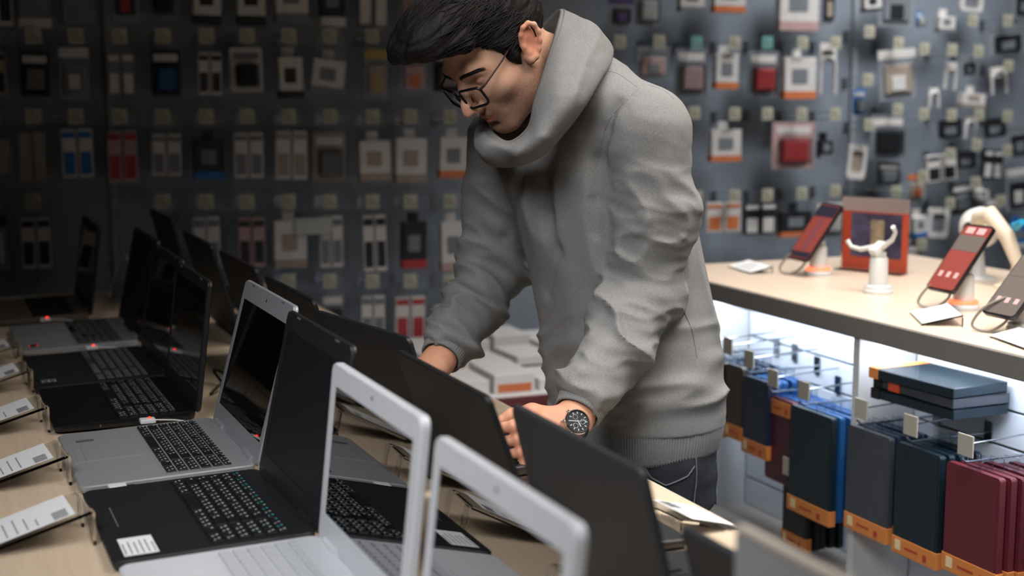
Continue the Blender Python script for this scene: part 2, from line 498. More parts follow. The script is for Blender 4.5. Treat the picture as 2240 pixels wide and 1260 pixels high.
# plain grey board standing between the rows at the near end
gb = empty('grey_board', (0.612, 0.745, TZ), label='plain pale grey board standing upright on the table edge near the camera', cat='board')
GBM = M('board_grey', '8f9396', 0.5, noise=0.02)
o1 = rrect(0.44, 0.262, 0.008, cy=0.131)
MB().prism(o1, -0.004, 0.004, GBM, 'x').build('panel', gb)
mb = MB(); mb.box((-0.0055, -0.22, 0.2615), (0.0055, 0.22, 0.266), M('board_rim', 'b9ada1', 0.5)); mb.build('rim', gb)
for sy in (-0.15, 0.15):
    MB().box((-0.03, sy - 0.012, 0), (0.03, sy + 0.012, 0.006), GBM, 0.001).build('foot', gb)

# ------------------------------------------------------------------ security sensors plugged into the laptops
def sensor(x, y, z, label, led=True):
    e = empty('security_sensor', (x, y, z), label=label, cat='sensor', group='anti-theft sensors on the laptops')
    MB().box((-0.014, -0.012, 0), (0.014, 0.010, 0.008), WHITE, 0.002).build('housing', e)
    if led:
        MB().lathe([(0.0028, 0.008), (0.0028, 0.0095), (0.0015, 0.0108)], LEDR, 10, xf=Matrix.Translation((0.004, 0, 0))).build('indicator', e)
    MB().tube([(0.014, 0, 0.004), (0.05, 0.002, 0.0), (0.09, 0.0, -0.008 + 0.0)], 0.0012, WHITE, 6).build('cable', e)
sensor(0.30, 3.918, TZ + 0.012, 'white sensor with red light on the bronze laptop at the far end')
sensor(0.365, 3.438, TZ + 0.012, 'white sensor with red light on the silver laptop second from the far end')
sensor(0.435, 2.986, TZ + 0.012, 'white sensor with red light on the black laptop with grey keys')
sensor(0.372, 2.618, TZ + 0.012, 'white sensor with red light on the glossy black laptop')
sensor(0.262, 2.188, TZ + 0.010, 'white sensor without light on the large silver laptop', led=False)

# ------------------------------------------------------------------ acrylic price holders
def holder(x, y, rz, label, wd=0.115, dp=0.17, h=0.048, seed=0, grp='acrylic price holders on the table'):
    e = empty('price_holder', (x, y, TZ), (0, 0, rz), label, 'price holder', grp)
    # back edge at x=0, slopes down to the front at x=-dp; y across
    tk = 0.003
    prof = [(-dp, 0.0), (-dp, 0.012), (-dp + 0.004, 0.012), (-dp + 0.006, 0.004), (0.0, h), (0.0, h + tk), (-0.004, h + tk), (-dp + 0.01, 0.006 + tk), (-dp + tk, 0.0)]
    prof = [(-dp, 0.0), (-dp + 0.004, 0.0), (0.0, h - tk), (0.0, h), (-0.003, h + 0.001), (-dp, 0.004)]
    MB().prism(prof, -wd / 2, wd / 2, CLEAR, 'y').build('slope', e)
    for s in (-1, 1):
        MB().box((0.0, s * (wd / 2 - 0.012) - 0.012, 0.0), (0.004, s * (wd / 2 - 0.012) + 0.012, h - 0.001), CLEAR, 0.0006).build('leg', e)
    a = math.atan2(h, dp)
    lab = MB()
    L = math.hypot(h, dp)
    def q(u0, u1, v0, v1, k, m):
        lab.add([(-dp + math.cos(a) * u - math.sin(a) * k, v, 0.0045 + math.sin(a) * u + math.cos(a) * k) for u, v in ((u0, v0), (u1, v0), (u1, v1), (u0, v1))], [(0, 1, 2, 3)], m)
    q(0.006, L - 0.022, -wd / 2 + 0.006, wd / 2 - 0.006, 0.0006, PAPER)
    rnd = random.Random(seed)
    PALE = M('pale_print', '8a8d92', 0.7)
    for i in range(7):
        u = 0.02 + 0.014 * i
        q(u, u + 0.0022, -wd / 2 + 0.016, wd / 2 - 0.03 - 0.04 * rnd.random(), 0.0009, PALE)
    for i in range(9):
        v = -wd / 2 + 0.012 + i * 0.004
        q(L - 0.05, L - 0.03, v, v + 0.0016, 0.0009, INK)
    lab.build('price_label', e)
    return e
for i, (y, who) in enumerate(((3.41, 'second silver laptop'), (3.09, 'black laptop with grey keys'), (2.715, 'glossy black laptop'), (2.335, 'large silver laptop'), (2.01, 'black laptop with the white sticker'), (1.62, 'first white laptop'), (1.22, 'nearest white laptop'))):
    holder(0.195, y, R(4), 'clear acrylic price holder with white label before the ' + who, seed=i)
holder(0.955, 1.72, R(183), 'clear acrylic price holder with white label on the table edge by the dark jeans', seed=9, wd=0.12, dp=0.10, h=0.026)
holder(0.955, 2.93, R(184), 'clear acrylic price holder behind the row of black lids, past the man', seed=10, wd=0.10, dp=0.10)

# cables behind the screens
WC = M('white_cable', 'b9bcc0', 0.5)
BC = M('black_cable', '17181a', 0.5)
def cable(name, pts, m, label, r=0.0018):
    P = [Vector(p) for p in pts]; out = []
    for i in range(len(P) - 1):
        p0 = P[max(i - 1, 0)]; p1 = P[i]; p2 = P[i + 1]; p3 = P[min(i + 2, len(P) - 1)]
        for k in range(8):
            s = k / 8
            out.append(0.5 * ((2 * p1) + (-p0 + p2) * s + (2 * p0 - 5 * p1 + 4 * p2 - p3) * s * s + (-p0 + 3 * p1 - 3 * p2 + p3) * s ** 3))
    out.append(P[-1])
    return tag(MB().tube(out, r, m, 6).build(name), label, 'cable')
cable('power_cable', [(0.55, 2.64, TZ + .004), (0.60, 2.70, TZ + .02), (0.64, 2.78, TZ + .012), (0.60, 2.84, TZ + .003), (0.55, 2.78, TZ + .015), (0.57, 2.66, TZ + .004), (0.62, 2.60, TZ + .004)], WC, 'white cable loops on the table behind the glossy black laptop')
cable('power_cable', [(0.535, 2.86, TZ + .004), (0.575, 2.90, TZ + .03), (0.565, 2.98, TZ + .03), (0.58, 2.93, TZ + .006), (0.61, 2.90, TZ + .003), (0.60, 2.855, TZ + .003)], BC, 'black cable loop on the table behind the glossy black laptop', 0.003)
cable('power_cable', [(0.486, 2.20, TZ + .02), (0.50, 2.187, TZ + .035), (0.515, 2.19, TZ + .02), (0.525, 2.186, TZ + .004), (0.56, 2.20, TZ + .003)], WC, 'thin white cable at the near hinge corner of the large silver laptop', 0.0016)
cable('power_cable', [(0.50, 3.88, TZ + .003), (0.53, 3.9, TZ + .08), (0.535, 4.05, TZ + .16), (0.53, 4.2, TZ + .12), (0.50, 4.25, TZ + .003)], WC, 'thin pale cable arching beside the grey post at the far table end', 0.0016)
po = empty('security_post', (0.535, 4.30, TZ), label='grey vertical post on the table by the far laptop', cat='post')
MB().tube([(0, 0, 0.008), (0, 0, 0.30)], 0.014, M('post_grey', '6d6c6a', 0.4), 14).build('pole', po)
MB().lathe([(0.03, 0), (0.03, 0.006), (0.016, 0.012)], M('post_grey', ''), 20).build('base', po)
# ------------------------------------------------------------------ phone counter with lit bays
CT = 1.0
PANW = M('white_panel', 'c3c4c4', 0.5, noise=0.02)
SLATM = M('pale_slat', 'd3d9e0', 0.4)
GROOVE = M('slat_groove', '4d5a58', 0.5)
TOPM = M('counter_laminate', 'cbb8a4', 0.35, noise=0.05, nscale=5, stretch=(14, 1.2, 14))
k = empty('phone_counter', (2.4, 2.3, 0), label='beech topped phone counter with lit slat-wall bays below', cat='counter')
def ctr(name, mb, parent=None):
    return mb.build(name, k if parent is None else parent, loc=(-2.4, -2.3, 0) if parent is None else None)
ctr('countertop', MB().box((1.935, 1.0, CT - 0.04), (2.83, 3.56, CT), TOPM, 0.003))
ctr('edge_band', MB().box((1.922, 1.0, CT - 0.048), (1.9345, 3.56, CT - 0.001), EDGE, 0.002))
for y0, y1 in ((3.27, 3.30), (2.565, 2.588), (1.86, 1.883), (1.15, 1.173)):
    ctr('divider', MB().box((1.93, y0, 0.36), (2.088, y1, CT - 0.042), PANW, 0.001))
ctr('end_panel', MB().box((1.93, 3.301, 0.0), (2.80, 3.50, CT - 0.042), PANW))
ctr('bottom_deck', MB().box((1.925, 1.15, 0.33), (2.09, 3.299, 0.36), M('deck_beige', 'a39b90', 0.5)))
ctr('plinth', MB().box((1.97, 1.15, 0.0), (2.78, 3.299, 0.329), M('plinth_grey', '8c8a86', 0.5)))
ctr('rear_body', MB().box((2.104, 1.15, 0.33), (2.80, 3.299, CT - 0.042), PANW))
for bi, (y0, y1) in enumerate(((2.589, 3.269), (1.884, 2.564), (1.174, 1.859))):
    bk = ctr('slat_wall', MB().box((2.097, y0, 0.361), (2.103, y1, CT - 0.042), GROOVE))
    sm = MB().box((2.089, y0, 0.0), (2.0965, y1, 0.0735), SLATM, 0.0012)
    me = None
    for i in range(8):
        z = 0.362 + i * 0.0795
        if me is None:
            s = sm.build('slat', bk); me = s.data
            s.location = (0, 0, z)
        elif z + 0.0735 < CT - 0.043:
            link('slat', me, bk, loc=(0, 0, z))
    ctr('led_strip', MB().box((1.985, y0 + 0.01, CT - 0.0475), (2.005, y1 - 0.01, CT - 0.0425), M('led_white', 'dcebff', 0.4, emit=52.0)))
for y in (2.577, 1.872):
    ctr('screw_cap', MB().lathe([(0.006, 0), (0.006, 0.002), (0.004, 0.003)], CHROME, 12, xf=Matrix.Translation((1.93, y, 0.61)) @ Matrix.Rotation(R(-90), 4, 'Y')))

# tablet cases on hooks
ORG = M('orange_card', 'c67a3c', 0.5)
ORGD = M('orange_card_print', 'a03a2a', 0.5)
CREAM = M('cream_print', 'd8c59a', 0.5)
FILM = M('clear_film', 'dfe8f0', 0.1, trans=1.0, ior=1.15)
CASEC = {'navy': '18283e', 'brown': '3d3430', 'black': '17181b', 'maroon': '4b1b2a', 'teal': '0f2029', 'grey': '3a3d44', 'wine': '5a1f28', 'blue': '1c4f86'}
def case_mat(c): return M('case_' + c, CASEC[c], 0.4, noise=0.06, nscale=40)
def tablet_case(x, yc, zt, w, h, col, label, band='bottom', bh=0.036, tilt=0.0, t=0.014, grp='tablet cases hanging on hooks under the counter'):
    e = empty('tablet_case', (x, yc, zt), (0, tilt, 0), label, 'tablet case', grp)
    cm = case_mat(col)
    o = rrect(w, h, 0.008, cy=-h / 2)
    MB().prism(o, 0.0, t, cm, 'x').build('cover', e)
    MB().prism(rrect(w - 0.012, h - 0.012, 0.006, cy=-h / 2), -0.0008, 0.0, cm, 'x').build('front_flap', e)
    if band:
        z0 = -h - 0.002 if band == 'bottom' else -bh - 0.006
        b = MB().box((-0.0022, -w / 2 - 0.002, z0), (t + 0.002, w / 2 + 0.002, z0 + bh), ORG, 0.0008).build('orange_band', e)
        MB().box((-0.0030, w * 0.30, z0 + bh * 0.25), (-0.0023, w * 0.42, z0 + bh * 0.85), CREAM).build('print', b)
        MB().box((-0.0030, -w * 0.30, z0 + bh * 0.2), (-0.0023, -w * 0.22, z0 + bh * 0.6), ORGD).build('print', b)
        MB().box((-0.0030, -w * 0.1, z0 + bh * 0.45), (-0.0023, w * 0.2, z0 + bh * 0.58), ORGD).build('print', b)
    MB().box((0.002, -0.02, 0.0), (0.004, 0.02, 0.026), FILM, 0.0006).build('hang_tab', e)
    return e
specs = [  # y centre, top z, width, height, colour, where, band
    (3.13, 0.805, 0.085, 0.195, 'black', 'half hidden by the hoodie hem', 'bottom'),
    (3.045, 0.806, 0.080, 0.19, 'brown', 'second from the man', 'bottom'),
    (2.945, 0.79, 0.112, 0.195, 'navy', 'third from the man', 'bottom'),
    (2.855, 0.757, 0.118, 0.21, 'maroon', 'with orange band at its top', 'top'),
    (2.708, 0.757, 0.168, 0.255, 'teal', 'wide and dark, beside the divider post', 'bottom'),
    (2.80, 0.548, 0.10, 0.152, 'black', 'lowest one, under the wide dark case', 'bottom'),
    (2.485, 0.760, 0.148, 0.235, 'grey', 'in clear film past the divider post', 'bottom'),
    (2.318, 0.760, 0.142, 0.240, 'teal', 'dark, before the wine red one', 'bottom'),
    (2.15, 0.757, 0.155, 0.225, 'wine', 'wine red, by the picture edge', 'bottom'),
]
HOOKM = M('hook_metal', '9aa0a6', 0.25, metal=1.0)
TAGM = M('tag_holder', 'a39f92', 0.4)
deepc = {0: 'navy', 1: 'navy', 2: 'blue', 3: 'blue', 4: 'blue', 5: 'black', 6: 'navy', 7: 'teal', 8: 'wine'}
for i, (yc, zt, w, h, col, where, band) in enumerate(specs):
    xf = 1.905 + (0.012 if i in (3,) else 0) - (0.0 if i < 6 else 0.004)
    if i == 5: xf = 1.93
    tablet_case(xf, yc, zt, w, h, col, 'front tablet case ' + where, band)
    nd = 4 if i != 8 else 6
    for j in range(nd):
        x2 = xf + 0.022 + j * 0.023
        if x2 > 2.07: break
        tablet_case(x2, yc - (0.004 * ((j * 7 + i) % 3) + (0.012 * j if i == 8 else 0)), zt - 0.002 * (j % 2), w * 0.98, h * 0.985, deepc[i],
                    '%s case hung %s behind the front one %s' % (deepc[i], ('directly', 'second', 'third', 'fourth', 'fifth', 'sixth')[j], where), 'bottom' if i in (8, 6, 7) else None)
    hk = empty('display_hook', (2.088, yc, zt + 0.018), label='hook and tag of the case ' + where, cat='hook', group='hooks under the phone counter')
    xe = xf - 2.088 - 0.02
    MB().tube([(0, 0, 0), (xe, 0, 0), (xe - 0.012, 0, 0.010)], 0.0025, HOOKM, 8).build('rod', hk)
    MB().box((-0.004, -0.012, -0.02), (0.0, 0.012, 0.025), HOOKM, 0.001).build('bracket', hk)
    MB().tube([(0, 0, 0.045), (xe, 0, 0.035)], 0.002, HOOKM, 6).build('tag_arm', hk)
    MB().box((xe - 0.003, -0.022, 0.012), (xe, 0.022, 0.056), TAGM, 0.0008).build('price_tag', hk)
# flat stack on top of the hooks in the second bay
for i, (z, c, dx, rz) in enumerate(((0.834, 'teal', -0.012, 3), (0.8575, 'grey', -0.008, 1), (0.8805, 'teal', -0.018, 4))):
    e = empty('boxed_case', (2.005 + dx, 2.37, z), (0, 0, R(rz)), ('lowest', 'middle', 'topmost')[i] + ' flat boxed tablet case in the stack lying on the hooks', 'tablet case', 'flat stack of boxed cases')
    MB().box((-0.075, -0.125, 0.0), (0.075, 0.125, 0.021), case_mat(c), 0.002).build('cover', e)
    MB().box((-0.0765, -0.1265, 0.0205), (0.0765, 0.1265, 0.0222), FILM).build('film', e)
    MB().box((-0.077, 0.100, -0.0005), (0.077, 0.1275, 0.0226), ORG if i == 2 else case_mat('black')).build('card_end', e)
    if i == 1:
        MB().box((-0.0785, 0.04, 0.001), (-0.0755, 0.075, 0.020), M('red_orange', 'd5522c', 0.5)).build('orange_label', e)

# ------------------------------------------------------------------ on the counter: phones on stands, cards, sign
STW = M('stand_white', 'cfcfcd', 0.35)
GLOW = M('orange_glow', 'ff6a45', 0.5, emit=2.2)
PHB = M('phone_black', '141418', 0.3)
SCA = M('phone_screen_red', '7a3a34', 0.2, emit=0.35)
SCB = M('phone_screen_dark', '2c2a36', 0.2, emit=0.1)
SCC = M('phone_icon', 'b08f8c', 0.3, emit=0.35)
SCD = M('phone_screen_grey', '5d5652', 0.2, emit=0.15)
CABL = M('grey_cable', '7c776e', 0.5)
def stand(x, y, label, glow=True, post=0.075):
    e = empty('phone_stand', (x, y, CT), label=label, cat='phone stand', group='white phone stands on the counter')
    MB().lathe([(0.036, 0.0), (0.037, 0.004), (0.036, 0.012), (0.030, 0.014)], STW, 28).build('base', e)
    MB().lathe([(0.0335, 0.0141), (0.0335, 0.020), (0.026, 0.0215)], GLOW if glow else STW, 28).build('light_ring', e)
    MB().lathe([(0.024, 0.0216), (0.0225, post), (0.020, post + 0.006)], STW, 24).build('post', e)
    MB().box((-0.018, -0.012, post + 0.0062), (0.014, 0.012, post + 0.02), STW, 0.003).build('head', e)
    return e
def phone(x, y, z, tilt, rz, label, style=0, L=0.185, W=0.095):
    e = empty('smartphone', (x, y, z), (0, 0, rz), label, 'phone', 'phones on the counter')
    rt = (0, tilt, 0)
    # built in the y-z plane, screen looks to -x
    MB().prism(rrect(W, L, 0.011), -0.0045, 0.0045, PHB, 'x').build('case', e, rot=rt)
    s = MB().prism(rrect(W - 0.006, L - 0.010, 0.007), -0.0052, -0.0046, SCA if style != 2 else SCD, 'x').build('screen', e, rot=rt)
    def q(y0, y1, z0, z1, m): MB().box((-0.0056, y0, z0), (-0.0053, y1, z1), m).build('screen_area', s)
    if style == 0:
        q(-W / 2 + .004, W / 2 - .004, L * 0.26, L / 2 - .008, SCB)
        q(-W / 2 + .004, W / 2 - .004, -L / 2 + .008, -L * 0.36, SCB)
        q(-0.012, 0.004, -L * 0.33, L * 0.22, M('phone_screen_plum', '6a3f4a', 0.2, emit=0.25))
    else:
        q(-W / 2 + .004, W / 2 - .004, L * 0.10, L * 0.33, SCD)
        for a in (-0.030, 0.006): q(a, a + 0.026, L * 0.36, L * 0.45, SCC)
        for a in (-0.032, -0.006, 0.020): q(a, a + 0.012, -L * 0.30, -L * 0.22, SCC)
    return e
stand(2.275, 3.22, 'white phone stand with glowing ring next to the orange sign')
phone(2.262, 3.22, 1.118, R(37), R(0), 'phone with red and black screen on the stand by the orange sign', 0)
stand(2.205, 2.865, 'empty white phone stand with open clamp and no light', glow=False, post=0.085)
cl = empty('phone_clamp', (2.205, 2.865, CT + 0.098 + 0.008), label='white empty phone clamp with curved arms on the unlit stand', cat='clamp')
MB().box((-0.02, -0.014, 0.0), (0.02, 0.014, 0.018), STW, 0.003, xf=Matrix.Rotation(R(-35), 4, 'Y')).build('body', cl)
for sy, pts in ((1, [(0, 0.012, 0.01), (-0.02, 0.05, 0.0), (-0.03, 0.075, 0.005), (-0.035, 0.085, 0.02)]), (-1, [(0, -0.012, 0.012), (0.01, -0.035, 0.03), (0.012, -0.045, 0.05), (0.0, -0.05, 0.065)])):
    MB().tube(pts, [0.007, 0.006, 0.005, 0.006], STW, 10).build('arm', cl)
stand(2.225, 2.575, 'white phone stand with glowing ring behind the wide price card')
phone(2.212, 2.575, 1.118, R(38), R(0), 'phone with brown red screen and icons on the stand behind the wide price card', 1)
phone(2.11, 2.27, 1.10, R(42), R(0), 'phone with grey screen partly cut by the picture edge', 2, L=0.17)
stand(2.125, 2.27, 'white phone stand at the picture edge under the cut phone', glow=False, post=0.06)
for i, (x, y, who) in enumerate(((2.235, 3.235, 'phone by the orange sign'), (2.185, 2.585, 'phone behind the wide price card'), (2.08, 2.28, 'phone at the picture edge'))):
    cable('coiled_cable', [(x, y, 1.075), (x - 0.03, y + 0.03, 1.05), (x - 0.045, y + 0.045, 1.012), (x - 0.03, y + 0.01, 1.004), (x - 0.012, y - 0.02, 1.03), (x - 0.002, y - 0.01, 1.055)], CABL, 'grey looped cable hanging under the ' + who, 0.003)
def card(x, y, rz, label, L=0.15, W=0.07):
    e = empty('price_card', (x, y, CT), (0, 0, rz), label, 'price card', 'price cards on the counter')
    a = R(14)
    xf = Matrix.Rotation(-a, 4, 'Y')
    MB().box((-0.0, -L / 2, 0.0), (W, L / 2, 0.003), CLEAR, xf=Matrix.Translation((0, 0, 0.001)) @ xf).build('wedge_top', e)
    b = MB().box((0.003, -L / 2 + 0.003, 0.0032), (W - 0.003, L / 2 - 0.003, 0.0038), PAPER, xf=Matrix.Translation((0, 0, 0.001)) @ xf).build('card', e)
    for i in range(4):
        MB().box((0.014 + 0.012 * i, -L * 0.35 + 0.01 * i, 0.0039), (0.018 + 0.012 * i, L * (0.3 - 0.05 * (i % 2)), 0.0041), M('pale_print', ''), xf=Matrix.Translation((0, 0, 0.001)) @ xf).build('print_line', b)
    MB().box((W - 0.006, -L / 2, 0.0), (W - 0.003, L / 2, W * math.sin(a) - 0.002), CLEAR).build('back_leg', e)
    return e
card(2.12, 3.38, R(-8), 'white price card on the counter nearest the hoodie', L=0.16)
card(2.02, 2.49, R(-30), 'wide white price card on the counter edge before the lit stand', L=0.17, W=0.09)
card(1.99, 2.17, R(-15), 'white price card cut off by the picture edge', L=0.16)
sg = empty('sign_stand', (2.46, 3.22, CT), (0, 0, R(22)), 'orange and purple poster in a clear acrylic stand on the counter', 'sign')
MB().box((-0.003, -0.105, 0.0), (0.0, 0.105, 0.26), CLEAR).build('front_sheet', sg)
ps = MB().box((0.0005, -0.103, 0.004), (0.002, 0.103, 0.205), M('poster_orange', 'd9573a', 0.5)).build('poster', sg)
MB().box((-0.0, -0.085, 0.045), (0.0004, 0.075, 0.185), M('poster_purple', '5c5873', 0.5, noise=0.5, nscale=25)).build('picture', ps)
MB().box((-0.0, -0.105, 0.19), (0.0004, 0.105, 0.235), M('poster_white', 'cdb9b4', 0.5)).build('header', ps)
MB().box((-0.0009, -0.03, 0.06), (-0.0001, 0.012, 0.165), M('poster_gold', '9c8a72', 0.5, noise=0.4, nscale=40)).build('figure', ps)
MB().box((0.0025, -0.105, 0.0), (0.0055, 0.105, 0.26), CLEAR).build('back_sheet', sg)
MB().box((-0.04, -0.105, 0.0), (-0.0031, 0.105, 0.003), CLEAR).build('foot', sg)
sg.scale = (1, 1, 0.88)
# white home camera and cream arm device in the counter's corner
cm_ = empty('toy_camera', (2.62, 2.98, CT), (0, 0, R(20)), 'white gadget with round dark lens at the back of the counter', 'gadget')
MB().lathe([(0.045, 0), (0.045, 0.006), (0.02, 0.012), (0.012, 0.09)], STW, 24).build('stand', cm_)
hd = MB().lathe([(0.0, -0.055), (0.03, -0.05), (0.052, -0.02), (0.055, 0.01), (0.04, 0.045), (0.0, 0.055)], STW, 28, xf=Matrix.Translation((0, 0.0, 0.14)) @ Matrix.Rotation(R(90), 4, 'Y')).build('head', cm_)
MB().lathe([(0.018, 0), (0.018, 0.004), (0.01, 0.006)], INK, 20, xf=Matrix.Translation((-0.054, 0.0, 0.14)) @ Matrix.Rotation(R(-90), 4, 'Y')).build('lens', hd)
CRM = M('cream_plastic', 'cfc3ae', 0.45)
ga = empty('desk_gadget', (2.58, 2.80, CT), (0, 0, 0), 'cream bent-arm gadget with blue tip behind the brown-screen phone', 'gadget')
MB().lathe([(0.05, 0), (0.05, 0.008), (0.02, 0.016)], CRM, 24).build('base', ga)
MB().tube([(0, 0, 0.012), (0.01, 0.0, 0.06), (-0.01, 0.02, 0.13), (-0.02, 0.08, 0.185), (-0.02, 0.12, 0.17), (-0.02, 0.135, 0.13)], [0.016, 0.016, 0.02, 0.024, 0.02, 0.012], CRM, 14).build('arm', ga)
MB().tube([(-0.01, -0.005, 0.16), (-0.02, -0.04, 0.175)], [0.012, 0.008], M('cyan_plastic', '1f8fb8', 0.4), 10).build('tip', ga)
MB().tube([(0, -0.03, 0.01), (0.02, -0.09, 0.03), (0.03, -0.13, 0.07), (0.02, -0.10, 0.09), (0.0, -0.04, 0.07)], 0.007, CRM, 10).build('loop', ga)

# ------------------------------------------------------------------ low bench with white boxes by the wall
be = empty('low_bench', (2.0, 4.35, 0), label='low dark red fronted bench of boxed goods between the arm and the body', cat='bench')
def bn(nm, mb): return mb.build(nm, be, loc=(-2.0, -4.35, 0))
bn('top', MB().box((1.25, 3.84, 0.56), (2.75, 4.74, 0.585), PANW, 0.002))
bn('front_panel', MB().box((1.25, 3.825, 0.50), (2.75, 3.8395, 0.588), M('dark_red', '5a2b2a', 0.5), 0.001))
bn('body', MB().box((1.27, 3.86, 0.0), (2.73, 4.72, 0.559), CAB))
BOXW = M('white_box', 'c9c5c2', 0.5, noise=0.03)
BOXO = M('orange_print', 'b9663f', 0.5)
BOXK = M('dark_print', '3a3a3e', 0.5)
n = 0
for r_, y in enumerate((3.90, 4.16, 4.42)):
    for c_ in range(9):
        x = 1.36 + c_ * 0.15 + 0.03 * r_
        hh = 0.035 + 0.012 * ((c_ + r_) % 3) + 0.012 * r_
        e = empty('white_box', (x, y + 0.1, 0.585), (0, 0, R(((c_ * 5 + r_ * 3) % 5) - 2)), 'white flat box on the low bench, row %s, place %s along' % (('one', 'two', 'three')[r_], ('one', 'two', 'three', 'four', 'five', 'six', 'seven', 'eight', 'nine')[c_]), 'box', 'white boxes on the low bench')
        MB().box((-0.066, -0.10, 0), (0.066, 0.10, hh), BOXW, 0.002).build('carton', e)
        if (c_ + r_) % 2 == 0:
            MB().box((-0.055, -0.1012, 0.004), (0.055, -0.1001, hh * 0.5), BOXO if c_ % 3 else BOXK).build('printed_strip', e)
        n += 1
